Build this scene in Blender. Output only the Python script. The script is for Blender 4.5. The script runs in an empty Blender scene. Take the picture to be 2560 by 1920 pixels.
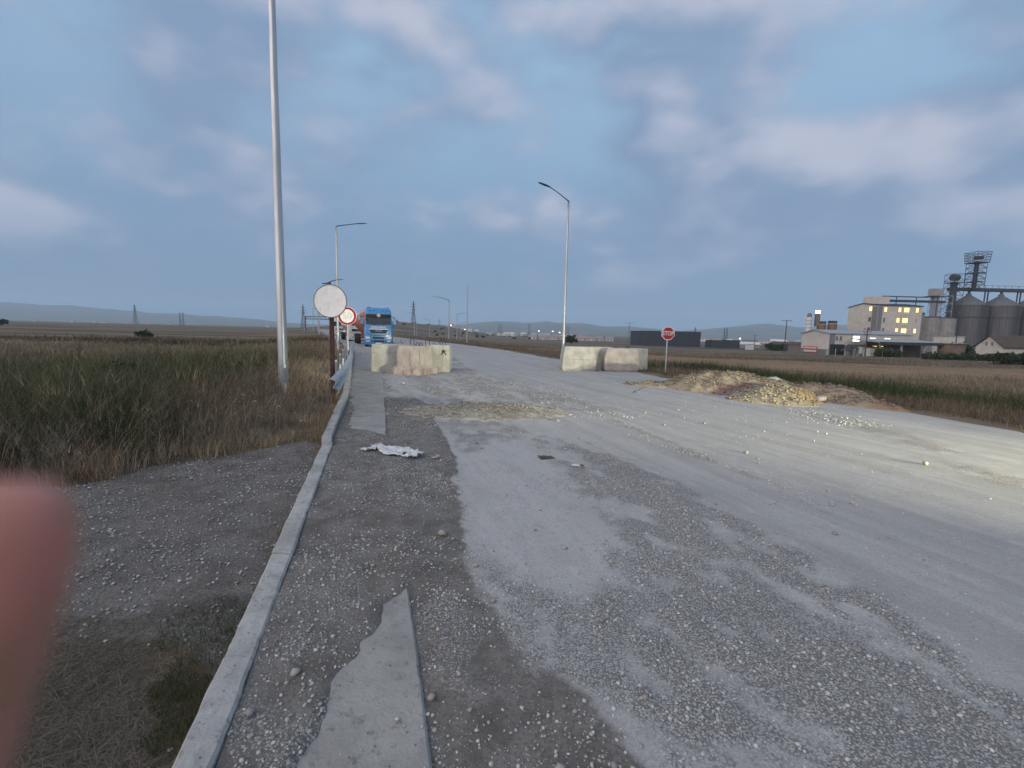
import bpy, math, random
import numpy as np
from mathutils import Vector, Matrix

rng = np.random.default_rng(7)
random.seed(7)
sc = bpy.context.scene
col = sc.collection
R = math.radians

# ------------------------------------------------------------------ camera
CAM_H = 1.6
PITCH, ROLL = R(6.4), R(1.4)
fw = Vector((0, math.cos(PITCH), -math.sin(PITCH)))
rt0, up0 = Vector((1, 0, 0)), Vector((0, math.sin(PITCH), math.cos(PITCH)))
rt = rt0 * math.cos(ROLL) + up0 * math.sin(ROLL)
up = -rt0 * math.sin(ROLL) + up0 * math.cos(ROLL)
cd = bpy.data.cameras.new('camera')
cam = bpy.data.objects.new('camera', cd)
col.objects.link(cam)
cam.matrix_world = Matrix(((rt.x, up.x, -fw.x, 0), (rt.y, up.y, -fw.y, 0), (rt.z, up.z, -fw.z, CAM_H), (0, 0, 0, 1)))
cd.sensor_width = 36
cd.lens = 36 * 1150 / 2560
cd.clip_start = 0.004
cd.clip_end = 40000
cd.dof.use_dof = True
cd.dof.focus_distance = 6.0
cd.dof.aperture_fstop = 3.6
sc.camera = cam

# ------------------------------------------------------------------ render, exposure
sc.view_settings.view_transform = 'Standard'
sc.view_settings.look = 'None'
sc.view_settings.exposure = 0.85
sc.view_settings.gamma = 1
sc.cycles.use_denoising = True
sc.cycles.volume_bounces = 1
sc.cycles.max_bounces = 6
sc.cycles.sample_clamp_indirect = 4

# ------------------------------------------------------------------ world: dusk sky with clouds
SUN_EL, SUN_AZ = R(10.0), R(225)          # azimuth clockwise from +Y: low, behind and to the left
w = bpy.data.worlds.new('World')
sc.world = w
w.use_nodes = True
nt = w.node_tree
nt.nodes.clear()


class NB:
    def __init__(s, nt):
        s.nt = nt

    def n(s, t, **k):
        nd = s.nt.nodes.new(t)
        for a, b in k.items():
            setattr(nd, a, b)
        return nd

    def l(s, a, b):
        s.nt.links.new(a, b)

    def val(s, sock, v):
        if hasattr(v, 'is_output') or isinstance(v, bpy.types.NodeSocket):
            s.l(v, sock)
        else:
            sock.default_value = v

    def math(s, op, a, b=None, c=None, clamp=False):
        nd = s.n('ShaderNodeMath', operation=op, use_clamp=clamp)
        s.val(nd.inputs[0], a)
        if b is not None:
            s.val(nd.inputs[1], b)
        if c is not None:
            s.val(nd.inputs[2], c)
        return nd.outputs[0]

    def mix(s, f, a, b, blend='MIX'):
        nd = s.n('ShaderNodeMix', data_type='RGBA', blend_type=blend)
        s.val(nd.inputs[0], f)
        s.val(nd.inputs[6], a if not isinstance(a, tuple) else (*a[:3], 1))
        s.val(nd.inputs[7], b if not isinstance(b, tuple) else (*b[:3], 1))
        return nd.outputs[2]

    def noise(s, vec, scale, detail=4, rough=0.55, dist=0.0, col=False):
        nd = s.n('ShaderNodeTexNoise')
        if vec is not None:
            s.l(vec, nd.inputs['Vector'])
        nd.inputs['Scale'].default_value = scale
        nd.inputs['Detail'].default_value = detail
        nd.inputs['Roughness'].default_value = rough
        nd.inputs['Distortion'].default_value = dist
        return nd.outputs['Color' if col else 'Fac']

    def vor(s, vec, scale, out='Distance', feature='F1'):
        nd = s.n('ShaderNodeTexVoronoi', feature=feature)
        if vec is not None:
            s.l(vec, nd.inputs['Vector'])
        nd.inputs['Scale'].default_value = scale
        return nd.outputs[out]

    def smooth(s, x, lo, hi, a=0.0, b=1.0):
        nd = s.n('ShaderNodeMapRange', interpolation_type='SMOOTHSTEP')
        s.val(nd.inputs[0], x)
        nd.inputs[1].default_value = lo
        nd.inputs[2].default_value = hi
        nd.inputs[3].default_value = a
        nd.inputs[4].default_value = b
        return nd.outputs[0]

    def mapping(s, vec, scale=(1, 1, 1), loc=(0, 0, 0), rot=(0, 0, 0)):
        nd = s.n('ShaderNodeMapping')
        s.l(vec, nd.inputs[0])
        nd.inputs[1].default_value = loc
        nd.inputs[2].default_value = rot
        nd.inputs[3].default_value = scale
        return nd.outputs[0]


N = NB(nt)
tc = N.n('ShaderNodeTexCoord')
sep = N.n('ShaderNodeSeparateXYZ')
N.l(tc.outputs['Generated'], sep.inputs[0])
dx, dy, dz = sep.outputs
sky = N.n('ShaderNodeTexSky', sky_type='NISHITA')
sky.sun_disc = False
sky.sun_elevation = SUN_EL
sky.sun_rotation = SUN_AZ
sky.altitude = 500
sky.air_density = 1.0
sky.dust_density = 0.6
sky.ozone_density = 3.0
# broken cloud spread over the whole sky dome
cv = N.mapping(tc.outputs['Generated'], (1.0, 1.0, 2.0), (7.7, 2.3, 4.4))
SC = 2.85
cl1 = N.noise(cv, SC, 8, 0.52, 0.0)
cl2 = N.noise(N.mapping(cv, (1, 1, 1), (0.05, -0.03, 0.10)), SC, 3, 0.5, 0.0)
big = N.noise(cv, 0.9, 2, 0.5)
dens = N.math('ADD', cl1, N.math('MULTIPLY', N.math('SUBTRACT', big, 0.5), 0.5))
cmask = N.smooth(dens, 0.34, 0.55)
lit = N.smooth(N.math('SUBTRACT', cl1, cl2), -0.09, 0.21)
SKYK = 0.10
ccol = N.mix(lit, (1.24, 1.78, 2.70), (2.95, 3.05, 3.70))
base = N.mix(0.92, sky.outputs[0], N.mix(N.smooth(dz, 0.0, 0.5), (0.90, 1.42, 2.30), (1.82, 2.78, 3.88)))
c1 = N.mix(N.math('MULTIPLY', cmask, N.smooth(dz, 0.02, 0.22, 0.12, 0.92)), base, ccol)
bg = N.n('ShaderNodeBackground')
N.l(c1, bg.inputs[0])
bg.inputs[1].default_value = SKYK
wo = N.n('ShaderNodeOutputWorld')
N.l(bg.outputs[0], wo.inputs[0])

# ------------------------------------------------------------------ sun (afterglow, very soft) and headlights of a waiting car
sd = bpy.data.lights.new('sun', 'SUN')
sd.energy = 2.3
sd.angle = R(110)
sd.color = (1.0, 0.86, 0.77)
so = bpy.data.objects.new('sun', sd)
col.objects.link(so)
sv = Vector((math.sin(SUN_AZ) * math.cos(SUN_EL), math.cos(SUN_AZ) * math.cos(SUN_EL), math.sin(SUN_EL)))
so.rotation_euler = (-sv).to_track_quat('-Z', 'Y').to_euler()


def headlight(p, target, energy):
    d = bpy.data.lights.new('headlight', 'SPOT')
    d.energy = energy
    d.color = (1.0, 0.94, 0.64)
    d.spot_size = R(46)
    d.spot_blend = 0.75
    d.shadow_soft_size = 0.06
    o = bpy.data.objects.new('headlight', d)
    col.objects.link(o)
    o.location = p
    o.rotation_euler = (Vector(target) - Vector(p)).to_track_quat('-Z', 'Y').to_euler()


headlight((11.0, -1.0, 1.05), (0.2, 14.5, 0.10), 5600)
headlight((12.2, 0.0, 1.05), (1.2, 15.5, 0.10), 5600)


# ------------------------------------------------------------------ noise and ground shape
def hashg(i, j, seed):
    h = (i.astype(np.int64) * 374761393 + j.astype(np.int64) * 668265263 + seed * 974634777) & 0x7fffffff
    h = ((h ^ (h >> 13)) * 1274126177) & 0x7fffffff
    h = h ^ (h >> 16)
    return (h & 0xffff) / 65535.0


def vn(x, y, s=1.0, seed=0):
    x = np.asarray(x, float) * s
    y = np.asarray(y, float) * s
    i, j = np.floor(x), np.floor(y)
    u, v = x - i, y - j
    u, v = u * u * (3 - 2 * u), v * v * (3 - 2 * v)
    a, b = hashg(i, j, seed), hashg(i + 1, j, seed)
    c, d = hashg(i, j + 1, seed), hashg(i + 1, j + 1, seed)
    return (a * (1 - u) + b * u) * (1 - v) + (c * (1 - u) + d * u) * v


def fb(x, y, s=1.0, seed=0, o=4):
    t, a, n = 0, 1, 0
    for k in range(o):
        t = t + a * vn(x, y, s * 2 ** k, seed + k)
        n += a
        a *= 0.5
    return t / n


def ss(a, b, x):
    t = np.clip((np.asarray(x, float) - a) / (b - a), 0, 1)
    return t * t * (3 - 2 * t)


def poly(pts):
    a = np.array(pts, float)
    o = np.argsort(a[:, 1])
    return lambda y: np.interp(y, a[o, 1], a[o, 0])


CURB_L = poly([(1.63, -8), (-1.16, 1.45), (-2.50, 5.95), (-2.64, 6.3), (-3.9, 10.49), (-6.3, 17.6), (-11.1, 31.8), (-16.7, 45.4), (-48, 118), (-105, 250), (-265, 620)])
CURB_W = 0.14
GUT_R = poly([(0.1, -8), (-0.08, 0), (-0.26, 1.52), (-0.40, 2.0), (-0.67, 2.87), (-1.82, 6.63), (-3.2, 11.41), (-5.7, 20.1), (-10.8, 35.6), (-15.6, 45.4), (-46.9, 118), (-103.9, 250), (-263.9, 620)])
ROAD_R = poly([(8.8, -8), (9.2, 0), (9.4, 8.3), (9.2, 10.6), (8.0, 13.5), (6.3, 17), (5.3, 21), (2.75, 29.3), (-0.4, 41), (-6.1, 56), (-12.5, 70), (-33, 118), (-90, 250), (-250, 620)])


def curb_r(y):
    return CURB_L(y) + CURB_W


def drop_r(y):
    return np.interp(y, [-1000, 20, 60, 100, 140, 170, 200, 300, 600, 9000], [0, 0, -1.2, -2.2, -3.1, -3.7, -4.1, -4.9, -6, -8])


def terrain(x, y):
    """height of the natural ground beside the road"""
    x = np.asarray(x, float)
    y = np.asarray(y, float)
    sr = (x - ROAD_R(y)) * 0.92
    sl = (CURB_L(y) - x) * 0.92
    z = drop_r(y) * ss(3, 45, sr)
    z = z - 0.25 * ss(0.3, 3.0, sr) * (1 - ss(60, 160, y))
    z = z - 0.7 * ss(2.0, 12, sl)
    und = (fb(x, y, 0.11, 3, 3) - 0.5) * 0.5
    z = z + und * (ss(2, 10, sr) + ss(2.5, 10, sl)) * (1 - ss(80, 200, np.hypot(x, y)))
    z = z + (fb(x, y, 1.7, 9, 3) - 0.5) * 0.05
    z = z + 21 * ss(-15, -200, x) * ss(430, 820, y) * (1 - ss(1000, 1500, y)) * (1 - ss(205, 275, -x)) * (0.8 + 0.4 * fb(x, y, 0.008, 77, 3))
    return z


DIRT_B = poly([(-2.9, 12.5), (-1.9, 10.0), (-1.46, 8.47), (-0.94, 6.38), (-0.55, 4.23), (-0.32, 3.14), (-0.1, 2.58), (0.09, 2.18), (0.31, 1.76), (0.4, 1.5), (0.55, 0), (0.7, -8)])
LANE_L = poly([(2.45, -8), (2.42, 1.0), (2.39, 1.95), (2.17, 3.42), (1.69, 5.47), (.45, 9.83), (-1.2, 17), (-3.73, 29), (-14, 56)])
GRAV2 = poly([(2.9, -8), (2.99, 2.49), (3.01, 3.57), (2.77, 5.18), (2.56, 5.85), (2.16, 7.55), (1.64, 10.8), (0.63, 14.4)])
STRIPE = poly([(5.4, 0), (5.87, 5.1), (6.2, 5.9), (6.56, 8.05), (6.64, 11.3), (6.0, 13)])


def masks(x, y):
    """(gravel, dirt, dust) amounts of the road surface"""
    ax_, al_ = 0.932 * x + 0.362 * y, 0.932 * y - 0.362 * x
    n1 = fb(ax_, al_ * 0.28, 1.5, 21, 4)
    n2 = fb(ax_, al_ * 0.45, 3.2, 31, 3)
    e = (n1 - 0.5) * 0.9
    dirt = 1 - ss(-0.12, 0.16, x - DIRT_B(y) + e * 0.55)
    dirt = dirt * (1 - ss(9, 12.5, y))
    lane = ss(-0.12, 0.25, x - LANE_L(y) + e * 0.35) * (1 - ss(24, 40, y) * 0.3)
    mid = (1 - dirt) * (1 - lane)
    n3 = fb(ax_, al_ * 0.5, 0.6, 26, 2)
    n4 = fb(ax_, al_ * 0.6, 6.0, 27, 3)
    gr = mid * ss(0.36, 0.72, 0.55 * n1 + 0.30 * n3 + 0.30 * n4 - 0.06 + 0.10 * np.exp(-((x - LANE_L(y) + 0.5) / 0.5) ** 2) + 0.08 * (1 - ss(2.0, 4.0, y)))
    patch = np.exp(-(((x - 0.05 - (6 - y) * 0.10) / 0.62) ** 2)) * ss(2.2, 3.4, y) * (1 - ss(6.2, 7.0, y))
    gr = gr * (1 - 0.85 * patch)
    gr = np.maximum(gr, 0.75 * np.exp(-((x - GRAV2(y)) / 0.22) ** 2) * ss(0.38, 0.6, n1) * (1 - ss(13, 15, y)) * ss(3, 5, y))
    gr = np.maximum(gr, 0.85 * np.exp(-((x - STRIPE(y)) / 0.6) ** 2) * ss(0.3, 0.6, n1) * (1 - ss(12, 14, y)))
    # spill between the centre heap and the gap in the blocks
    gr = np.maximum(gr, 0.9 * np.exp(-((x - (1.3 - (y - 9) * 0.30)) / 1.5) ** 2) * ss(8.2, 10, y) * (1 - ss(15, 19, y)) * ss(0.3, 0.55, n2))
    gr = np.maximum(gr, 0.55 * dirt * ss(0.35, 0.65, n2))
    dust = np.clip(0.35 + 0.9 * (n2 - 0.5) + 0.55 * patch + 0.35 * mid - 0.5 * dirt, 0, 1)
    return np.clip(gr, 0, 1) * (0.55 + 0.45 * ss(0.3, 0.55, n4)), np.clip(dirt, 0, 1), dust


def road_z(x, y):
    x = np.asarray(x, float)
    y = np.asarray(y, float)
    gr, dirt, dust = masks(x, y)
    near = 1 - ss(14, 30, y)
    z = (fb(x, y, 0.7, 41, 3) - 0.5) * 0.02 * near + gr * 0.014 + (fb(x, y, 9.0, 51, 2) - 0.5) * 0.010 * near * (0.3 + gr + dirt)
    # earth washed over the gutter
    g = (x - curb_r(y)) / np.maximum(GUT_R(y) - curb_r(y), 0.2)
    n1 = fb(x, y, 2.2, 61, 3) - 0.5 + 0.45 * (fb(x, y, 11.0, 63, 3) - 0.5)
    reach = np.interp(y, [-8, 1.2, 1.5, 1.9, 2.2, 2.45, 2.75, 3.0, 6.3, 6.7, 7.2, 9.0, 11, 13], [0.4, 0.42, 0.43, 0.52, 0.66, 0.80, 1.0, 1.6, 1.6, 1.2, 0.36, 0.22, 0.16, 0.05])
    cover = 1 - ss(-0.10, 0.06, g - reach + n1 * 0.30)
    z = z + 0.034 * cover * (1 - ss(1.0, 1.6, g)) * (0.8 + 0.5 * n1)
    z = z - 0.018 * (1 - ss(1.0, 1.25, g)) * (1 - cover)
    return z


# ------------------------------------------------------------------ object helpers
def tag(o, label=None, cat=None, group=None, kind=None):
    if label:
        o['label'] = label
    if cat:
        o['category'] = cat
    if group:
        o['group'] = group
    if kind:
        o['kind'] = kind
    return o


def thing(name, label, cat, loc=(0, 0, 0), rz=0, group=None):
    o = bpy.data.objects.new(name, None)
    col.objects.link(o)
    o.location = loc
    o.rotation_euler = (0, 0, rz)
    o.empty_display_size = 0.2
    return tag(o, label, cat, group)


def link(name, me, mat=None, parent=None):
    o = bpy.data.objects.new(name, me)
    col.objects.link(o)
    if mat is not None and not me.materials:
        me.materials.append(mat)
    if parent is not None:
        o.parent = parent
    return o


def copy_tree(o, parent=None):
    c = o.copy()
    col.objects.link(c)
    c.parent = parent
    for ch in o.children:
        copy_tree(ch, c)
    return c


def fast_mesh(name, V, F, colr=None, smooth=False):
    """V (n,3), F (m,k) arrays"""
    me = bpy.data.meshes.new(name)
    V = np.ascontiguousarray(V, np.float32)
    F = np.ascontiguousarray(F, np.int32)
    m, k = F.shape
    me.vertices.add(len(V))
    me.vertices.foreach_set('co', V.ravel())
    me.loops.add(m * k)
    me.loops.foreach_set('vertex_index', F.ravel())
    me.polygons.add(m)
    me.polygons.foreach_set('loop_start', np.arange(0, m * k, k, dtype=np.int32))
    me.polygons.foreach_set('loop_total', np.full(m, k, np.int32))
    if smooth:
        me.polygons.foreach_set('use_smooth', np.ones(m, bool))
    me.update()
    if colr is not None:
        at = me.color_attributes.new('col', 'FLOAT_COLOR', 'POINT')
        c = np.ones((len(V), 4), np.float32)
        c[:, :3] = colr
        at.data.foreach_set('color', c.ravel())
    return me


class MB:
    def __init__(s):
        s.v, s.f = [], []

    def add(s, vs, fs):
        b = len(s.v)
        s.v += [tuple(v) for v in vs]
        s.f += [tuple(i + b for i in f) for f in fs]
        return s

    def box(s, c, d, rz=0, taper=1.0):
        x, y, z = d[0] / 2, d[1] / 2, d[2] / 2
        vs = []
        for kz, t in ((-z, 1), (z, taper)):
            for a, b in ((-x, -y), (x, -y), (x, y), (-x, y)):
                a, b = a * t, b * t
                vs.append((c[0] + a * math.cos(rz) - b * math.sin(rz), c[1] + a * math.sin(rz) + b * math.cos(rz), c[2] + kz))
        return s.add(vs, [(3, 2, 1, 0), (4, 5, 6, 7), (0, 1, 5, 4), (1, 2, 6, 5), (2, 3, 7, 6), (3, 0, 4, 7)])

    def cyl(s, p0, p1, r0, r1=None, n=10, caps=True):
        r1 = r0 if r1 is None else r1
        p0, p1 = Vector(p0), Vector(p1)
        d = (p1 - p0).normalized()
        a = d.orthogonal().normalized()
        b = d.cross(a)
        vs = [p0 + (a * math.cos(t) + b * math.sin(t)) * r0 for t in [2 * math.pi * k / n for k in range(n)]]
        vs += [p1 + (a * math.cos(t) + b * math.sin(t)) * r1 for t in [2 * math.pi * k / n for k in range(n)]]
        fs = [(k, (k + 1) % n, n + (k + 1) % n, n + k) for k in range(n)]
        if caps:
            fs += [tuple(range(n - 1, -1, -1)), tuple(range(n, 2 * n))]
        return s.add(vs, fs)

    def tube(s, pts, r, n=8):
        pts = [Vector(p) for p in pts]
        rings = []
        up_ = None
        for i, p in enumerate(pts):
            d = (pts[min(i + 1, len(pts) - 1)] - pts[max(i - 1, 0)]).normalized()
            a = d.orthogonal().normalized() if up_ is None else (up_ - d * up_.dot(d)).normalized()
            up_ = a
            b = d.cross(a)
            rr = r[i] if isinstance(r, (list, tuple)) else r
            rings.append([p + (a * math.cos(2 * math.pi * k / n) + b * math.sin(2 * math.pi * k / n)) * rr for k in range(n)])
        return s.loft(rings)

    def loft(s, rings, caps=True):
        n = len(rings[0])
        vs = [v for r in rings for v in r]
        fs = []
        for i in range(len(rings) - 1):
            for k in range(n):
                fs.append((i * n + k, i * n + (k + 1) % n, (i + 1) * n + (k + 1) % n, (i + 1) * n + k))
        if caps:
            fs += [tuple(range(n - 1, -1, -1)), tuple(range((len(rings) - 1) * n, len(rings) * n))]
        return s.add(vs, fs)

    def prism(s, pts, axis, a, b):
        """polygon pts (2D) extruded along axis from a to b"""
        def mk(p, t):
            return {'x': (t, p[0], p[1]), 'y': (p[0], t, p[1]), 'z': (p[0], p[1], t)}[axis]
        n = len(pts)
        vs = [mk(p, a) for p in pts] + [mk(p, b) for p in pts]
        fs = [tuple(range(n)), tuple(range(2 * n - 1, n - 1, -1))]
        fs += [(k, n + k, n + (k + 1) % n, (k + 1) % n) for k in range(n)]
        return s.add(vs, fs)

    def build(s, name, mat, parent=None, smooth=False, bevel=0.0, seg=2):
        me = bpy.data.meshes.new(name)
        me.from_pydata(s.v, [], s.f)
        if smooth:
            me.polygons.foreach_set('use_smooth', np.ones(len(me.polygons), bool))
            try:
                me.set_sharp_from_angle(angle=R(40))
            except Exception:
                pass
        me.update()
        import bmesh
        bm = bmesh.new()
        bm.from_mesh(me)
        bmesh.ops.recalc_face_normals(bm, faces=bm.faces)
        bm.to_mesh(me)
        bm.free()
        o = link(name, me, mat, parent)
        if bevel:
            md = o.modifiers.new('bevel', 'BEVEL')
            md.width = bevel
            md.segments = seg
            md.limit_method = 'ANGLE'
        return o


# ------------------------------------------------------------------ materials
def newmat(name):
    m = bpy.data.materials.new(name)
    m.use_nodes = True
    nd = m.node_tree
    b = nd.nodes['Principled BSDF']
    return m, NB(nd), b


def pmat(name, c1, c2=None, scale=3.0, rough=0.8, bump=0.0, bscale=20.0, metal=0.0, spec=0.35, c3=None, s3=0.7, stretch=(1, 1, 1), lo=0.35, hi=0.65, coord='Object'):
    m, n, b = newmat(name)
    tcn = n.n('ShaderNodeTexCoord')
    v = n.mapping(tcn.outputs[coord], stretch)
    b.inputs['Roughness'].default_value = rough
    b.inputs['Metallic'].default_value = metal
    b.inputs['Specular IOR Level'].default_value = spec
    if c2 is None:
        c2 = tuple(x * 0.82 for x in c1)
    f = n.smooth(n.noise(v, scale, 6, 0.6), lo, hi)
    c = n.mix(f, c1, c2)
    if c3 is not None:
        c = n.mix(n.smooth(n.noise(v, s3, 5, 0.65, 0.4), 0.5, 0.68), c, c3)
    n.l(c, b.inputs['Base Color'])
    rr = n.smooth(n.noise(v, scale * 2.3, 3), 0.3, 0.7, max(rough - 0.12, 0.02), min(rough + 0.1, 1))
    n.l(rr, b.inputs['Roughness'])
    if bump:
        bp = n.n('ShaderNodeBump')
        bp.inputs['Strength'].default_value = bump
        bp.inputs['Distance'].default_value = 0.02
        n.l(n.noise(tcn.outputs[coord], bscale, 5, 0.65), bp.inputs['Height'])
        n.l(bp.outputs[0], b.inputs['Normal'])
    return m


def emit(name, c, s):
    m, n, b = newmat(name)
    b.inputs['Base Color'].default_value = (*[min(x, 0.8) for x in c], 1)
    b.inputs['Emission Color'].default_value = (*c, 1)
    b.inputs['Emission Strength'].default_value = s
    return m


def attrmat(name, rough=0.85, spec=0.2, trans=0.0, vary=0.25, vs=30.0):
    m, n, b = newmat(name)
    a = n.n('ShaderNodeAttribute', attribute_name='col')
    g = n.n('ShaderNodeNewGeometry')
    f = n.noise(g.outputs['Position'], vs, 3, 0.6)
    k = n.math('ADD', n.math('MULTIPLY', f, vary * 2), 1 - vary)
    c = n.mix(1.0, a.outputs['Color'], (1, 1, 1), 'MULTIPLY')
    vm = n.n('ShaderNodeVectorMath', operation='SCALE')
    n.l(c, vm.inputs[0])
    n.l(k, vm.inputs['Scale'])
    n.l(vm.outputs[0], b.inputs['Base Color'])
    b.inputs['Roughness'].default_value = rough
    b.inputs['Specular IOR Level'].default_value = spec
    if trans:
        t = n.n('ShaderNodeBsdfTranslucent')
        n.l(vm.outputs[0], t.inputs[0])
        mx = n.n('ShaderNodeMixShader')
        mx.inputs[0].default_value = trans
        out = m.node_tree.nodes['Material Output']
        n.l(b.outputs[0], mx.inputs[1])
        n.l(t.outputs[0], mx.inputs[2])
        n.l(mx.outputs[0], out.inputs[0])
    return m


def block_mat(name, base, dark, streak, amount):
    m, n, b = newmat(name)
    tcn = n.n('ShaderNodeTexCoord')
    o = tcn.outputs['Object']
    c = n.mix(n.smooth(n.noise(o, 2.6, 6, 0.6), 0.35, 0.68), base, tuple(v * 0.74 for v in base))
    c = n.mix(n.math('MULTIPLY', n.smooth(n.noise(o, 19, 4, 0.7), 0.54, 0.70), 0.65), c, dark)
    sv_ = n.mapping(o, (9, 9, 0.55))
    sf = n.math('MULTIPLY', n.smooth(n.noise(sv_, 1.0, 4, 0.6, 0.2), 0.50, 0.66), amount)
    c = n.mix(sf, c, streak)
    pits = n.smooth(n.vor(o, 17), 0.05, 0.13, 1, 0)
    c = n.mix(n.math('MULTIPLY', pits, 0.6), c, dark)
    n.l(c, b.inputs['Base Color'])
    b.inputs['Roughness'].default_value = 0.93
    b.inputs['Specular IOR Level'].default_value = 0.2
    bp = n.n('ShaderNodeBump')
    bp.inputs['Strength'].default_value = 0.55
    bp.inputs['Distance'].default_value = 0.02
    h = n.math('SUBTRACT', n.noise(o, 22, 5, 0.7), n.math('MULTIPLY', pits, 0.6))
    n.l(h, bp.inputs['Height'])
    n.l(bp.outputs[0], b.inputs['Normal'])
    return m


M = {}
M['concrete'] = block_mat('gutter_concrete', (0.33, 0.318, 0.298), (0.13, 0.125, 0.118), (0.22, 0.21, 0.195), 0.25)
M['curb'] = block_mat('kerb_concrete', (0.42, 0.41, 0.39), (0.12, 0.115, 0.11), (0.19, 0.18, 0.168), 0.35)
M['galv'] = pmat('galvanised_steel', (0.46, 0.48, 0.51), (0.34, 0.36, 0.39), 5, 0.55, 0.05, 30, metal=0.75, spec=0.5, stretch=(1, 1, 0.25))
M['polesteel'] = pmat('pole_steel', (0.55, 0.55, 0.54), (0.42, 0.43, 0.44), 3, 0.42, 0.03, 30, metal=0.7, spec=0.5, stretch=(1, 1, 0.15))
M['farpole'] = pmat('pole_paint', (0.42, 0.42, 0.42), (0.36, 0.36, 0.37), 2, 0.6)
M['darkmetal'] = pmat('dark_metal', (0.05, 0.052, 0.055), (0.035, 0.036, 0.04), 6, 0.5, metal=0.3)
M['rustpost'] = pmat('rusty_brown_post', (0.075, 0.035, 0.026), (0.045, 0.022, 0.018), 12, 0.85, 0.2, 60)
M['rebar'] = pmat('rusty_rebar', (0.035, 0.025, 0.022), (0.05, 0.03, 0.022), 14, 0.8, metal=0.3)
M['signwhite'] = pmat('faded_sign_white', (0.80, 0.78, 0.77), (0.74, 0.72, 0.71), 7, 0.6, c3=(0.66, 0.64, 0.62), s3=9)
M['signred'] = pmat('sign_red', (0.30, 0.014, 0.022), (0.25, 0.012, 0.018), 8, 0.5)
M['signback'] = pmat('sign_edge', (0.22, 0.19, 0.16), (0.14, 0.11, 0.09), 20, 0.7)
M['faded'] = pmat('faded_digits', (0.50, 0.50, 0.51), (0.60, 0.595, 0.59), 30, 0.6)
M['black'] = pmat('black_paint', (0.012, 0.012, 0.014), (0.02, 0.02, 0.022), 8, 0.5)
M['tyre'] = pmat('tyre_rubber', (0.018, 0.018, 0.019), (0.035, 0.034, 0.032), 6, 0.9)
M['glass'] = pmat('dark_glass', (0.035, 0.04, 0.04), (0.05, 0.055, 0.055), 1.5, 0.12, spec=0.7)
M['lens'] = pmat('lamp_lens', (0.65, 0.63, 0.52), (0.5, 0.48, 0.4), 14, 0.15, spec=0.8)
M['truckblue'] = pmat('truck_blue_paint', (0.062, 0.22, 0.46), (0.055, 0.20, 0.42), 2, 0.32, spec=0.5, c3=(0.09, 0.21, 0.37), s3=1.3)
M['truckwhite'] = pmat('truck_white_paint', (0.58, 0.57, 0.56), (0.50, 0.49, 0.48), 2, 0.35, spec=0.5, c3=(0.36, 0.34, 0.31), s3=1.2)
M['tankorange'] = pmat('tank_rust_orange', (0.40, 0.115, 0.055), (0.30, 0.085, 0.045), 1.2, 0.55, c3=(0.20, 0.06, 0.04), s3=0.8)
M['truckred'] = pmat('chassis_red', (0.38, 0.07, 0.05), (0.28, 0.05, 0.04), 3, 0.6)
M['tankwhite'] = pmat('tank_pale', (0.45, 0.42, 0.38), (0.34, 0.31, 0.28), 1.2, 0.55, c3=(0.28, 0.16, 0.12), s3=0.9)


M['blk_grey'] = block_mat('block_concrete_grey', (0.40, 0.392, 0.36), (0.20, 0.195, 0.175), (0.25, 0.24, 0.22), 0.5)
M['blk_rust'] = block_mat('block_concrete_rust', (0.40, 0.355, 0.325), (0.20, 0.18, 0.17), (0.20, 0.115, 0.08), 0.75)
M['blk_pale'] = block_mat('block_concrete_pale', (0.42, 0.41, 0.375), (0.21, 0.205, 0.185), (0.26, 0.25, 0.23), 0.6)
M['blk_rough'] = block_mat('block_concrete_rough', (0.40, 0.365, 0.33), (0.19, 0.17, 0.16), (0.30, 0.26, 0.23), 0.4)


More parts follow.
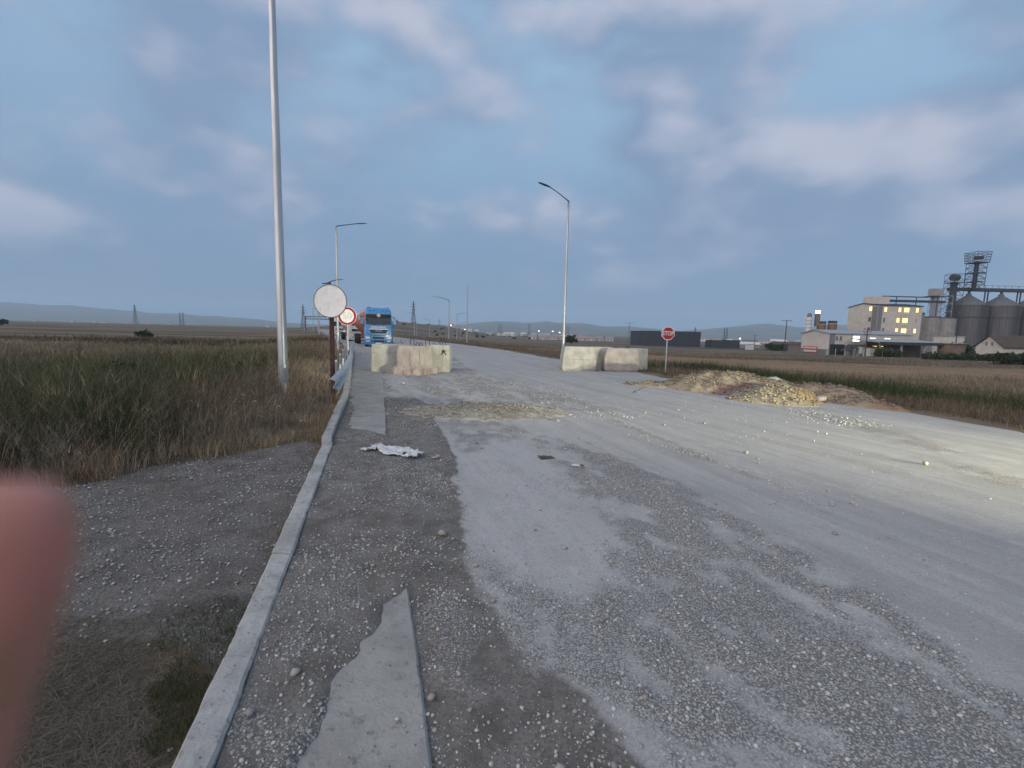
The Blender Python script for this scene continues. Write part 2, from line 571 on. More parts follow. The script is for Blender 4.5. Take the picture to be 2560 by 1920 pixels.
def road_mat():
    m, n, b = newmat('dusty_road_surface')
    g = n.n('ShaderNodeNewGeometry')
    P = g.outputs['Position']
    a = n.n('ShaderNodeAttribute', attribute_name='col')
    s = n.n('ShaderNodeSeparateColor')
    n.l(a.outputs['Color'], s.inputs[0])
    gr, di, du = s.outputs
    pv = n.mapping(P, (1, 1, 1), (0, 0, 0), (0, 0, R(-20)))
    ls = n.mapping(pv, (2.4, 0.10, 1))           # worn along the road
    asp = n.mix(n.smooth(n.noise(ls, 1.3, 5, 0.6, 0.2), 0.34, 0.66), (0.29, 0.283, 0.273), (0.40, 0.39, 0.375))
    asp = n.mix(n.math('MULTIPLY', du, 0.6), asp, (0.48, 0.468, 0.45))
    sp = n.n('ShaderNodeSeparateXYZ')
    n.l(P, sp.inputs[0])
    fine = n.noise(P, 85, 4, 0.8)
    fine2 = n.noise(P, 24, 5, 0.75)
    asp = n.mix(n.smooth(fine, 0.40, 0.60), asp, n.mix(0.42, asp, (0.17, 0.167, 0.163)))
    asp = n.mix(n.math('MULTIPLY', n.smooth(fine2, 0.52, 0.68), 0.55), asp, (0.21, 0.205, 0.20))
    asp = n.mix(n.math('MULTIPLY', n.smooth(n.noise(n.mapping(pv, (1, 0.35, 1)), 9, 5, 0.75), 0.50, 0.70), 0.40), asp, (0.24, 0.234, 0.226))
    asp = n.mix(n.math('MULTIPLY', n.smooth(n.noise(n.mapping(pv, (1, 0.5, 1)), 5, 6, 0.8), 0.55, 0.70), 0.35), asp, (0.52, 0.505, 0.485))
    asp = n.mix(n.math('MULTIPLY', n.smooth(n.noise(P, 0.9, 5, 0.6), 0.54, 0.72), 0.45), asp, (0.25, 0.245, 0.24))
    earth = n.mix(n.smooth(n.noise(P, 5, 6, 0.65), 0.3, 0.7), (0.115, 0.103, 0.092), (0.20, 0.184, 0.166))
    earth = n.mix(n.math('MULTIPLY', n.smooth(n.noise(P, 60, 4, 0.8), 0.46, 0.62), 0.65), earth, (0.075, 0.067, 0.06))
    edge = n.math('ADD', di, n.math('MULTIPLY', n.math('SUBTRACT', n.noise(P, 6, 6, 0.7), 0.5), 0.9))
    c = n.mix(n.smooth(edge, 0.35, 0.62), asp, earth)
    # gravel grains too small to build one by one
    vo = n.n('ShaderNodeTexVoronoi')
    n.l(n.mapping(P, (1, 1, 0.2)), vo.inputs['Vector'])
    vo.inputs['Scale'].default_value = 95
    vs = n.n('ShaderNodeSeparateColor')
    n.l(vo.outputs['Color'], vs.inputs[0])
    grain = n.mix(vs.outputs[0], (0.20, 0.193, 0.185), (0.52, 0.505, 0.48))
    grain = n.mix(n.smooth(vo.outputs['Distance'], 0.30, 0.62), grain, (0.13, 0.124, 0.118))
    gm = n.math('MULTIPLY', n.smooth(n.math('ADD', gr, n.math('MULTIPLY', n.math('SUBTRACT', n.noise(P, 4, 6, 0.75), 0.5), 1.1)), 0.22, 0.72),
                n.smooth(n.math('ADD', vs.outputs[1], n.math('MULTIPLY', gr, 0.5)), 0.40, 0.60))
    c = n.mix(n.math('MULTIPLY', gm, 0.85), c, grain)
    n.l(c, b.inputs['Base Color'])
    b.inputs['Roughness'].default_value = 0.88
    b.inputs['Specular IOR Level'].default_value = 0.25
    bp = n.n('ShaderNodeBump')
    bp.inputs['Strength'].default_value = 0.6
    bp.inputs['Distance'].default_value = 0.012
    hh = n.math('ADD', n.math('MULTIPLY', fine, 0.5), n.math('MULTIPLY', n.math('SUBTRACT', 0.5, vo.outputs['Distance']), gm))
    n.l(hh, bp.inputs['Height'])
    n.l(bp.outputs[0], b.inputs['Normal'])
    return m


def ground_mat():
    m, n, b = newmat('field_ground')
    g = n.n('ShaderNodeNewGeometry')
    P = g.outputs['Position']
    a = n.n('ShaderNodeAttribute', attribute_name='col')
    s = n.n('ShaderNodeSeparateColor')
    n.l(a.outputs['Color'], s.inputs[0])
    lot, dry, plough = s.outputs
    st = n.mapping(P, (0.011, 0.055, 0.0))
    f1 = n.noise(st, 1.0, 4, 0.6, 0.5)
    field = n.mix(n.smooth(f1, 0.38, 0.60), (0.080, 0.066, 0.046), (0.235, 0.180, 0.122))
    field = n.mix(n.smooth(n.noise(n.mapping(P, (0.006, 0.04, 0.0), (40, 9, 0)), 1.0, 4, 0.6), 0.54, 0.66), field, (0.075, 0.078, 0.042))
    field = n.mix(n.math('MULTIPLY', n.smooth(n.noise(P, 0.35, 6, 0.7), 0.45, 0.7), 0.6), field, (0.105, 0.085, 0.06))
    field = n.mix(n.math('MULTIPLY', n.smooth(n.noise(P, 3.5, 5, 0.7), 0.40, 0.7), 0.5), field, (0.065, 0.054, 0.04))
    ploughc = n.mix(n.smooth(n.noise(n.mapping(P, (0.05, 0.9, 0)), 1.0, 4, 0.7), 0.3, 0.7), (0.29, 0.195, 0.115), (0.20, 0.142, 0.092))
    field = n.mix(plough, field, ploughc)
    dirt = n.mix(n.smooth(n.noise(P, 3.0, 7, 0.7), 0.32, 0.68), (0.135, 0.123, 0.112), (0.22, 0.204, 0.188))
    dirt = n.mix(n.math('MULTIPLY', n.smooth(n.noise(P, 62, 4, 0.8), 0.44, 0.62), 0.8), dirt, (0.07, 0.063, 0.057))
    dirt = n.mix(n.math('MULTIPLY', n.smooth(n.noise(P, 1.1, 5, 0.6), 0.52, 0.7), 0.5), dirt, (0.12, 0.112, 0.104))
    c = n.mix(n.smooth(n.math('ADD', lot, n.math('MULTIPLY', n.math('SUBTRACT', n.noise(P, 4, 5, 0.7), 0.5), 0.7)), 0.35, 0.65), field, dirt)
    n.l(c, b.inputs['Base Color'])
    b.inputs['Roughness'].default_value = 0.95
    b.inputs['Specular IOR Level'].default_value = 0.12
    bp = n.n('ShaderNodeBump')
    bp.inputs['Strength'].default_value = 0.7
    bp.inputs['Distance'].default_value = 0.03
    n.l(n.noise(P, 22, 6, 0.75), bp.inputs['Height'])
    n.l(bp.outputs[0], b.inputs['Normal'])
    return m


M['road'] = road_mat()
M['ground'] = ground_mat()
M['peb'] = attrmat('gravel_stone', 0.88, 0.25, 0, 0.18, 60)
M['pilemat'] = attrmat('heap_earth', 0.93, 0.15, 0, 0.3, 35)
M['grass'] = attrmat('weed_leaves', 0.75, 0.15, 0.25, 0.15, 8)

# ------------------------------------------------------------------ ground sheet
def axis(lo, hi, a, b, step, grow):
    v = list(np.arange(a, b + step / 2, step))
    d = step
    while v[-1] < hi:
        d *= grow
        v.append(v[-1] + d)
    d = step
    while v[0] > lo:
        d *= grow
        v.insert(0, v[0] - d)
    return np.array(v)


LOT = poly([(-7.5, -8), (-7.0, 3.2), (-5.74, 4.3), (-4.19, 4.35), (-4.08, 4.5), (-3.91, 5.3), (-3.29, 5.85), (-2.75, 6.25), (-2.9, 6.6), (-3.6, 9.5), (-6.3, 17.6), (-300, 620)])


def lot_mask(x, y):
    inl = (x < curb_r(y) + 0.05) & (y < 6.8)
    b = x - LOT(y) + (fb(x, y, 1.1, 71, 3) - 0.5) * 0.8
    m = ss(-0.15, 0.25, b) * (1 - ss(6.05, 6.45, y + (fb(x, y, 1.3, 72, 3) - 0.5) * 0.7 + np.clip(-3.0 - x, 0, 9) * 0.95))
    weed = 1 - ss(-0.05, 0.25, np.hypot((x + 1.75) / 0.62, (y - 1.45) / 0.75) - 1 + (fb(x, y, 2.5, 73, 3) - 0.5))
    return np.where(inl, m * (1 - weed), 0)


gx = axis(-9000, 9000, -10, 13, 0.11, 1.09)
gy = axis(-60, 9000, -1, 22, 0.11, 1.07)
X, Y = np.meshgrid(gx, gy)
Z = terrain(X, Y)
inroad = ss(0.0, 0.25, X - CURB_L(Y) - 0.03) * ss(0.0, 0.35, ROAD_R(Y) - 0.05 - X)
Z = Z - 0.22 * inroad
lm = lot_mask(X, Y)
Z = Z + lm * (0.012 + (fb(X, Y, 7, 81, 3) - 0.5) * 0.03)
far = ss(3000, 7000, np.hypot(X, Y))
srd = (X - ROAD_R(Y)) * 0.92
pl = ss(7, 10, srd) * ss(24, 30, Y + 0.10 * X) * (1 - ss(62, 74, Y + 0.10 * X + 8 * (vn(X, Y, 0.03, 5) - 0.5)))
C = np.stack([lm, np.zeros_like(lm), pl], -1).reshape(-1, 3)
ni, nj = len(gy), len(gx)
idx = np.arange(ni * nj).reshape(ni, nj)
F = np.stack([idx[:-1, :-1], idx[:-1, 1:], idx[1:, 1:], idx[1:, :-1]], -1).reshape(-1, 4)
me = fast_mesh('ground', np.stack([X, Y, Z], -1).reshape(-1, 3), F, C, True)
tag(link('ground', me, M['ground']), kind='structure')

# ------------------------------------------------------------------ road sheet
ry = np.concatenate([np.arange(-7.5, 0.8, 0.35), np.arange(0.8, 10, 0.055), np.arange(10, 24, 0.11)])
d_, v_ = 0.12, ry[-1]
ext = []
while v_ < 600:
    d_ *= 1.05
    v_ += d_
    ext.append(v_)
ry = np.concatenate([ry, ext])
u = np.linspace(0, 1, 190) ** 1.25
L_, R_ = curb_r(ry) + 0.003, ROAD_R(ry) + 0.12 * (vn(ry, ry * 0, 1.3, 4) - 0.5) * 3
X = L_[:, None] + (R_ - L_)[:, None] * u[None, :]
Y = np.repeat(ry[:, None], len(u), 1)
Z = road_z(X, Y)
g_, d2_, du_ = masks(X, Y)
Z[:, -3:] -= np.array([0.0, 0.03, 0.16])
C = np.stack([g_, d2_, du_], -1).reshape(-1, 3)
idx = np.arange(X.size).reshape(X.shape)
F = np.stack([idx[:-1, :-1], idx[:-1, 1:], idx[1:, 1:], idx[1:, :-1]], -1).reshape(-1, 4)
tag(link('road', fast_mesh('road', np.stack([X, Y, Z], -1).reshape(-1, 3), F, C, True), M['road']), kind='structure')


# cracks in the asphalt
road_ob = bpy.data.objects['road']
for pts_, w_ in [([(3.3, 12.6), (3.75, 13.5), (4.1, 14.2), (4.6, 15.2), (5.2, 16.0)], 0.030)]:
    P0 = np.array(pts_)
    tt_ = np.linspace(0, len(P0) - 1, 60)
    cxk, cyk = np.interp(tt_, range(len(P0)), P0[:, 0]), np.interp(tt_, range(len(P0)), P0[:, 1])
    cxk = cxk + 0.06 * (fb(tt_, tt_ * 0, 3.0, 501, 3) - 0.5) * 3
    wv_ = w_ * (0.25 + 1.1 * vn(tt_, tt_ * 0, 2.3, 503)) * np.sin(np.linspace(0.05, math.pi - 0.05, 60)) ** 0.4
    zc_ = road_z(cxk, cyk) + 0.004
    Vk = np.stack([np.stack([cxk - wv_, cyk, zc_], -1), np.stack([cxk + wv_, cyk, zc_], -1)], 1).reshape(-1, 3)
    Fk = np.array([(2 * q, 2 * q + 1, 2 * q + 3, 2 * q + 2) for q in range(59)])
    link('crack', fast_mesh('crack', Vk, Fk), pmat('crack_dark', (0.06, 0.058, 0.055), (0.10, 0.097, 0.092), 20, 0.95), road_ob)


# kerb stones and gutter slabs, one by one
def slab(name, yr, xa, xb, z0, z1a, z1b, mat, parent, chip=0.012, n=7, drop=0.0):
    ys = np.linspace(yr[0] + 0.006, yr[1] - 0.006, n)
    rings = []
    for k, y in enumerate(ys):
        a, b = xa(y), xb(y)
        ja = (fb(y * 1.0, a, 6.0, 91, 3) - 0.5) * chip * 2.6
        jb = (fb(y * 1.0, b, 9.0, 92, 3) - 0.5) * chip * 1.6 - 0.02 * max(0, float(vn(y, 0.3, 7.0, 95)) - 0.78) * 4
        e = 0.012
        rings.append([(a + ja, y, z0), (b + jb, y, z0), (b + jb, y, z1b - e), (b + jb - e, y, z1b), ((a + b) / 2, y, (z1a + z1b) / 2 + 0.002), (a + ja + e, y, z1a), (a + ja, y, z1a - e)])
    return MB().loft(rings).build(name, mat, parent)


curb = bpy.data.objects.new('kerb', None)
col.objects.link(curb)
tag(curb, kind='structure')
y = -1.0
while y < 46:
    ln = 1.0 if y < 20 else 2.0
    if not (6.02 < y + ln / 2 < 6.2):
        h = float(np.interp(y, [0, 5, 6.2, 8, 12], [0.055, 0.06, 0.10, 0.13, 0.13])) + random.uniform(-0.008, 0.008)
        slab('kerb_stone', (y, y + ln), lambda t: float(CURB_L(t)), lambda t: float(curb_r(t)), -0.25, h + 0.006, h, M['curb'], curb, 0.008, 26 if y < 9 else 9)
    y += ln
gut = bpy.data.objects.new('gutter', None)
col.objects.link(gut)
tag(gut, kind='structure')
y = -2.8
while y < 46:
    ln = 3.0 if y < 6 else (2.0 if y < 22 else 3.1)
    h = 0.014 + random.uniform(-0.003, 0.003)
    slab('gutter_slab', (y, y + ln), lambda t: float(curb_r(t)) + 0.004, lambda t: float(GUT_R(t)), -0.15, h + 0.008, h, M['concrete'], gut, 0.010, 60 if y < 9 else 9)
    y += ln

# ------------------------------------------------------------------ gravel
ph = (1 + 5 ** 0.5) / 2
ICO = np.array([(-1, ph, 0), (1, ph, 0), (-1, -ph, 0), (1, -ph, 0), (0, -1, ph), (0, 1, ph), (0, -1, -ph), (0, 1, -ph), (ph, 0, -1), (ph, 0, 1), (-ph, 0, -1), (-ph, 0, 1)]) / math.sqrt(1 + ph * ph)
ICOF = np.array([(0, 11, 5), (0, 5, 1), (0, 1, 7), (0, 7, 10), (0, 10, 11), (1, 5, 9), (5, 11, 4), (11, 10, 2), (10, 7, 6), (7, 1, 8), (3, 9, 4), (3, 4, 2), (3, 2, 6), (3, 6, 8), (3, 8, 9), (4, 9, 5), (2, 4, 11), (6, 2, 10), (8, 6, 7), (9, 8, 1)])
OCT = np.array([(1, 0, 0), (0, 1, 0), (-1, 0, 0), (0, -1, 0), (0, 0, 1), (0.1, 0.1, -1)], float)
OCTF = np.array([(0, 1, 4), (1, 2, 4), (2, 3, 4), (3, 0, 4), (1, 0, 5), (2, 1, 5), (3, 2, 5), (0, 3, 5)])


def stones(P, S, Cc, base=ICO, faces=ICOF, sink=0.35):
    n = len(P)
    q = rng.normal(size=(n, 4))
    q /= np.linalg.norm(q, axis=1)[:, None]
    a, b, c, d = q.T
    Rm = np.stack([np.stack([1 - 2 * (c * c + d * d), 2 * (b * c - a * d), 2 * (b * d + a * c)], -1),
                   np.stack([2 * (b * c + a * d), 1 - 2 * (b * b + d * d), 2 * (c * d - a * b)], -1),
                   np.stack([2 * (b * d - a * c), 2 * (c * d + a * b), 1 - 2 * (b * b + c * c)], -1)], 1)
    k = len(base)
    V = base[None] * (1 + rng.uniform(-0.42, 0.25, (n, k, 1))) * rng.uniform(0.65, 1.15, (n, 1, 3))
    V = np.einsum('nij,nkj->nki', Rm, V)
    V[..., 2] *= 0.72
    V = V * S[:, None, None] + P[:, None, :]
    V[..., 2] += (S * (0.72 - sink))[:, None]
    Fx = (faces[None] + (np.arange(n) * k)[:, None, None]).reshape(-1, 3)
    return V.reshape(-1, 3), Fx, np.repeat(Cc, k, 0)


def stone_colour(n, warm=0.3, lo=0.18, hi=0.56):
    t = rng.beta(2.0, 2.3, n)
    v = lo + (hi - lo) * t
    wv = rng.uniform(0, 1, n) * warm
    return np.stack([v * (1 + 0.10 * wv), v * (1 + 0.02 * wv), v * (1 - 0.22 * wv)], -1)


def scatter(n, xr, yr, power=1.0):
    x = rng.uniform(*xr, n)
    t = rng.uniform(0, 1, n) ** power
    return x, yr[0] + (yr[1] - yr[0]) * t


VV, FF, CC = [], [], []
nb = 0


def push(v, f, c):
    global nb
    VV.append(v)
    FF.append(f + nb)
    CC.append(c)
    nb += len(v)


# (xrange, yrange, candidates, size lo/hi, base, faces)
for xr, yr, n, lo, hi, bs, fs_ in [((-2.4, 3.8), (1.15, 5.0), 66000, 0.0030, 0.0125, ICO, ICOF),
                                   ((-3.3, 5.0), (4.6, 9.5), 60000, 0.0045, 0.0135, OCT, OCTF),
                                   ((-5.0, 8.5), (8.5, 19.0), 50000, 0.007, 0.021, OCT, OCTF)]:
    x, y = scatter(n, xr, yr, 1.15)
    ok = (x > curb_r(y) + 0.01) & (x < ROAD_R(y) - 0.1)
    x, y = x[ok], y[ok]
    g_, d2_, _ = masks(x, y)
    prob = np.clip(g_ ** 1.3 * 0.95 + 0.55 * d2_ + 0.030, 0, 1)
    cl = ss(0.30, 0.66, fb(x, y, 1.9, 101, 4))
    prob = prob * (0.15 + 1.1 * cl)
    # the bare concrete of the gutter stays nearly clear
    gg = (x - curb_r(y)) / np.maximum(GUT_R(y) - curb_r(y), 0.2)
    z = road_z(x, y)
    onslab = (gg < 1.0) & (z < 0.018)
    prob = np.where(onslab, prob * 0.03, prob)
    ok = rng.uniform(0, 1, len(x)) < prob
    x, y, z = x[ok], y[ok], z[ok]
    gg = gg[ok]
    z = np.where((gg > 0) & (gg < 1), np.maximum(z, 0.017), z)
    s_ = lo + (hi - lo) * rng.uniform(0, 1, len(x)) ** 3.6
    c = stone_colour(len(x), 0.4)
    push(*stones(np.stack([x, y, z], -1), s_, c, bs, fs_, 0.50))
# loose stones left of the kerb
x, y = scatter(34000, (-5.8, -1.1), (1.2, 6.6))
ok = (x < CURB_L(y)) & (rng.uniform(0, 1, len(x)) < lot_mask(x, y) * (0.25 + 0.6 * ss(0.4, 0.65, fb(x, y, 1.6, 111, 3))))
x, y = x[ok], y[ok]
push(*stones(np.stack([x, y, terrain(x, y) + 0.014], -1), 0.003 + 0.011 * rng.uniform(0, 1, len(x)) ** 3, stone_colour(len(x), 0.3, 0.15, 0.48)))
me = fast_mesh('gravel', np.concatenate(VV), np.concatenate(FF), np.concatenate(CC))
tag(link('gravel', me, M['peb']), 'loose pale gravel strewn over the road and dirt shoulder', 'gravel', kind='stuff')

# single larger stones that can be picked out
SM = []
for k in range(6):
    v, f, c = stones(np.zeros((1, 3)), np.ones(1), np.ones((1, 3)), ICO, ICOF, 0.35)
    SM.append((v, f))
stone_mats = [pmat('stone_pale_%d' % k, c_, tuple(q * 0.75 for q in c_), 25, 0.9, 0.3, 60) for k, c_ in enumerate([(0.38, 0.365, 0.34), (0.33, 0.305, 0.265), (0.28, 0.27, 0.265), (0.37, 0.325, 0.255)])]
st_me = []
for k in range(12):
    v, f = SM[k % 6]
    me = fast_mesh('stone', v, f)
    me.materials.append(stone_mats[k % 4])
    st_me.append(me)


def stone(x, y, s, z=None, label=None, group='larger stones loose on the road', k=None, sc_=(1, 1, 1)):
    o = link('stone', st_me[random.randrange(12) if k is None else k])
    z = float(road_z(x, y)) if z is None else z
    o.location = (x, y, z + 0.0)
    o.scale = (s * sc_[0], s * sc_[1], s * sc_[2])
    o.rotation_euler = (0, 0, random.uniform(0, 6.28))
    return tag(o, label or 'small pale rounded stone loose among the gravel of the road', 'stone', None if label else group)


for x, y, s, lb in [(-0.32, 1.85, 0.030, 'largest rounded pale stone of the cluster right of the foreground concrete strip'),
                    (-0.52, 3.45, 0.045, 'single pale stone right of the dirt strip in mid foreground'),
                    (-1.03, 1.70, 0.024, 'pale stone nearest the kerb at the bottom of the picture'),
                    (-0.95, 1.93, 0.024, 'rounded white stone on the dirt between kerb and concrete strip'),
                    (2.05, 2.78, 0.030, 'flat tan stone alone on the grey road at lower right'),
                    (0.62, 1.86, 0.022, 'brownish stone alone in the gravel at the bottom centre'),
                    (5.45, 5.9, 0.05, 'pale stone lit by headlights with a long shadow at right'),
                    (3.3, 6.3, 0.045, 'pale stone lit by headlights in the middle of the lane'),
                    (-3.2, 13.4, 0.09, 'pale stone lying just in front of the left concrete blocks')]:
    stone(x, y, s, label=lb)
for _ in range(70):
    y = 1.5 + 8.5 * random.random() ** 1.5
    x = random.uniform(float(curb_r(y)) + 0.1, min(0.2 + 0.75 * y, 5.5))
    if float(curb_r(y)) < x < float(GUT_R(y)) and float(road_z(x, y)) < 0.016:
        continue
    stone(x, y, random.uniform(0.010, 0.019) + 0.0022 * y)


# ------------------------------------------------------------------ heaps
def heap(name, label, xr, yr, step, hf, cf, sizes, nst, base_z, cap=None):
    x = np.arange(xr[0], xr[1], step)
    y = np.arange(yr[0], yr[1], step)
    X, Y = np.meshgrid(x, y)
    Hh = hf(X, Y)
    Z = base_z(X, Y) + Hh - 0.014
    keep = Hh > 0.012
    Z = np.where(keep, Z, base_z(X, Y) - 0.05)
    idx = np.arange(X.size).reshape(X.shape)
    F = np.stack([idx[:-1, :-1], idx[:-1, 1:], idx[1:, 1:], idx[1:, :-1]], -1).reshape(-1, 4)
    kv = keep.reshape(-1)
    F = F[kv[F].any(1)]
    used, inv = np.unique(F, return_inverse=True)
    V = np.stack([X, Y, Z], -1).reshape(-1, 3)[used]
    t = thing(name, label, 'heap')
    link('earth_mound', fast_mesh('earth_mound', V, inv.reshape(F.shape), cf(V[:, 0], V[:, 1]), False), M['pilemat'], t)
    nst = int(nst * 1.9)
    px, py = rng.uniform(*xr, nst), rng.uniform(*yr, nst)
    hh = hf(px, py)
    ok = (hh > 0.010) & (rng.uniform(0, 1, nst) < np.clip(hh * 4 + 0.15, 0, 1))
    px, py, hh = px[ok], py[ok], hh[ok]
    s_ = sizes[0] + (sizes[1] - sizes[0]) * rng.uniform(0, 1, len(px)) ** 5.5
    cc = cf(px, py) * rng.uniform(0.6, 1.0, (len(px), 1))
    v, f, c = stones(np.stack([px, py, base_z(px, py) + hh], -1), s_, cc, ICO if nst < 23000 else OCT, ICOF if nst < 23000 else OCTF, 0.45)
    tag(link('rubble', fast_mesh('rubble', v, f, c), M['peb'], t), kind='stuff')
    return t


def h_centre(x, y):
    e = ((x + 0.55 + 0.25 * (y - 9)) / 1.75) ** 2 + ((y - 9.15 - 0.12 * x) / 1.05) ** 2
    return np.maximum(0, 0.13 * (1 - e) + 0.07 * (fb(x, y, 2.0, 121, 4) - 0.5) + 0.05 * (vn(x, y, 8, 5) - 0.5)) * 0.9


def c_centre(x, y):
    v = fb(x, y, 1.4, 131, 4)[:, None]
    return np.array((0.31, 0.288, 0.245)) * (0.75 + 0.5 * v)


heap('gravel_heap', 'low spread heap of tan gravel in the middle of the road', (-2.8, 2.2), (7.4, 11), 0.045, h_centre, c_centre, (0.012, 0.032), 9000, road_z)


def mound(x, y, cx, cy, a, b, h, rot=0.0, p=1.0):
    c, s = math.cos(rot), math.sin(rot)
    u, v = (x - cx) * c + (y - cy) * s, -(x - cx) * s + (y - cy) * c
    return h * np.maximum(0, 1 - ((u / a) ** 2 + (v / b) ** 2)) ** p


def gz(x, y):
    return np.where(x < ROAD_R(y), road_z(x, y), terrain(x, y))


def rough(x, y, h):
    return np.where(h > 0.0, h + (0.26 * (fb(x, y, 1.1, 141, 4) - 0.5) + 0.09 * (vn(x, y, 4.5, 142) - 0.5) + 0.05 * (vn(x, y, 11, 143) - 0.5)) * ss(0, 0.15, h), 0)


def h_big(x, y):
    h = np.maximum(mound(x, y, 6.75, 14.1, 2.3, 1.7, 0.52, -0.75, 0.95), mound(x, y, 5.1, 14.8, 1.6, 0.8, 0.13, -0.2))
    return rough(x, y, h)


def h_mid(x, y):
    return rough(x, y, np.maximum(mound(x, y, 7.1, 12.4, 1.2, 1.0, 0.34, -0.6, 0.9), mound(x, y, 6.6, 11.6, 1.1, 0.7, 0.13, -0.5)))


def h_right(x, y):
    return rough(x, y, np.maximum(mound(x, y, 8.45, 12.7, 1.5, 1.1, 0.36, -0.9, 0.95), mound(x, y, 8.7, 11.5, 1.2, 0.55, 0.15, -1.1)))


def c_heap(tan, red, rx, ry_, rr):
    def f(x, y):
        v = fb(x, y, 1.1, 151, 4)[:, None]
        base_ = np.array(tan) * (0.7 + 0.6 * v)
        k = (1 - ss(0.5, 1.1, np.hypot((x - rx) / rr, (y - ry_) / (rr * 0.8)) + (fb(x, y, 2.2, 152, 3) - 0.5) * 0.8))[:, None]
        return base_ * (1 - k) + np.array(red) * k * (0.8 + 0.4 * v)
    return f


heap('rubble_heap', 'largest tan rubble heap with a reddish clay patch below the stop sign', (2.6, 9.6), (11.2, 18), 0.07, h_big, c_heap((0.27, 0.228, 0.165), (0.18, 0.125, 0.11), 6.3, 12.7, 0.8), (0.008, 0.050), 12000, gz)
heap('rubble_heap', 'small yellowish rubble heap between the two larger heaps at the road edge', (5.2, 8.7), (10, 14), 0.06, h_mid, c_heap((0.28, 0.245, 0.18), (0.26, 0.20, 0.125), 7.6, 11.6, 0.6), (0.008, 0.055), 6500, gz)
heap('rubble_heap', 'reddish brown rubble heap sloping away rightmost along the road edge', (6.6, 12.5), (8.6, 14.5), 0.06, h_right, c_heap((0.24, 0.19, 0.145), (0.20, 0.135, 0.10), 9.3, 10.6, 0.9), (0.008, 0.050), 8000, gz)
for x, y, s, lb in [(7.6, 13.35, 0.16, 'big pale boulder on the saddle between the two rubble heaps'), (9.3, 13.6, 0.15, 'pale boulder on the crest of the rightmost rubble heap'),
                    (7.95, 11.75, 0.19, 'broad tan clod at the foot of the middle rubble heap'), (3.55, 15.6, 0.09, 'pale stone at the left tip of the largest rubble heap'),
                    (4.2, 15.3, 0.06, 'small stone beside the left tip of the largest rubble heap')]:
    hz = max(float(h_big(np.array(x), np.array(y))), float(h_mid(np.array(x), np.array(y))), float(h_right(np.array(x), np.array(y))))
    stone(x, y, s, float(gz(np.array(x), np.array(y))) + hz - 0.03, lb, sc_=(1.3, 1, 0.8))

# ------------------------------------------------------------------ grass and weeds
def blades(P, h, w, lean, colr, three=True):
    n = len(P)
    a = rng.uniform(0, 2 * np.pi, n)
    sx, sy = np.cos(a) * w / 2, np.sin(a) * w / 2
    Z0 = np.zeros(n)
    side = np.stack([sx, sy, Z0], -1)
    ld = np.stack([lean[:, 0], lean[:, 1], Z0], -1)
    b0, b1 = P - side, P + side
    mid = P + ld * 0.35 + np.stack([Z0, Z0, h * 0.55], -1)
    tip = P + ld + np.stack([Z0, Z0, h * np.sqrt(np.clip(1 - 0.35 * (np.hypot(lean[:, 0], lean[:, 1]) / np.maximum(h, 1e-3)) ** 2, 0.2, 1))], -1)
    if three:
        V = np.stack([b0, b1, mid - side * 0.75, mid + side * 0.75, tip], 1)
        f = np.array([(0, 1, 3), (0, 3, 2), (2, 3, 4)])
        k = 5
    else:
        V = np.stack([b0, b1, tip], 1)
        f = np.array([(0, 1, 2)])
        k = 3
    Fx = (f[None] + (np.arange(n) * k)[:, None, None]).reshape(-1, 3)
    return V.reshape(-1, 3), Fx, np.repeat(colr, k, 0)


class Acc:
    def __init__(s):
        s.V, s.F, s.C, s.n = [], [], [], 0

    def push(s, v, f, c):
        s.V.append(v)
        s.F.append(f + s.n)
        s.C.append(c)
        s.n += len(v)

    def build(s, name, mat, parent=None):
        return link(name, fast_mesh(name, np.concatenate(s.V), np.concatenate(s.F), np.concatenate(s.C)), mat, parent)


def polar(n, r0, r1, a0, a1):
    r = np.exp(rng.uniform(math.log(r0), math.log(r1), n))
    a = rng.uniform(R(a0), R(a1), n)
    return r * np.sin(a), r * np.cos(a), r


DRY = np.array((0.215, 0.160, 0.105))
RED = np.array((0.175, 0.108, 0.072))
TAN = np.array((0.330, 0.262, 0.165))
GRN = np.array((0.046, 0.064, 0.024))
DGR = np.array((0.030, 0.042, 0.022))
GRY = np.array((0.185, 0.175, 0.155))


def mixc(a, b, t):
    return a[None] * (1 - t[:, None]) + b[None] * t[:, None]


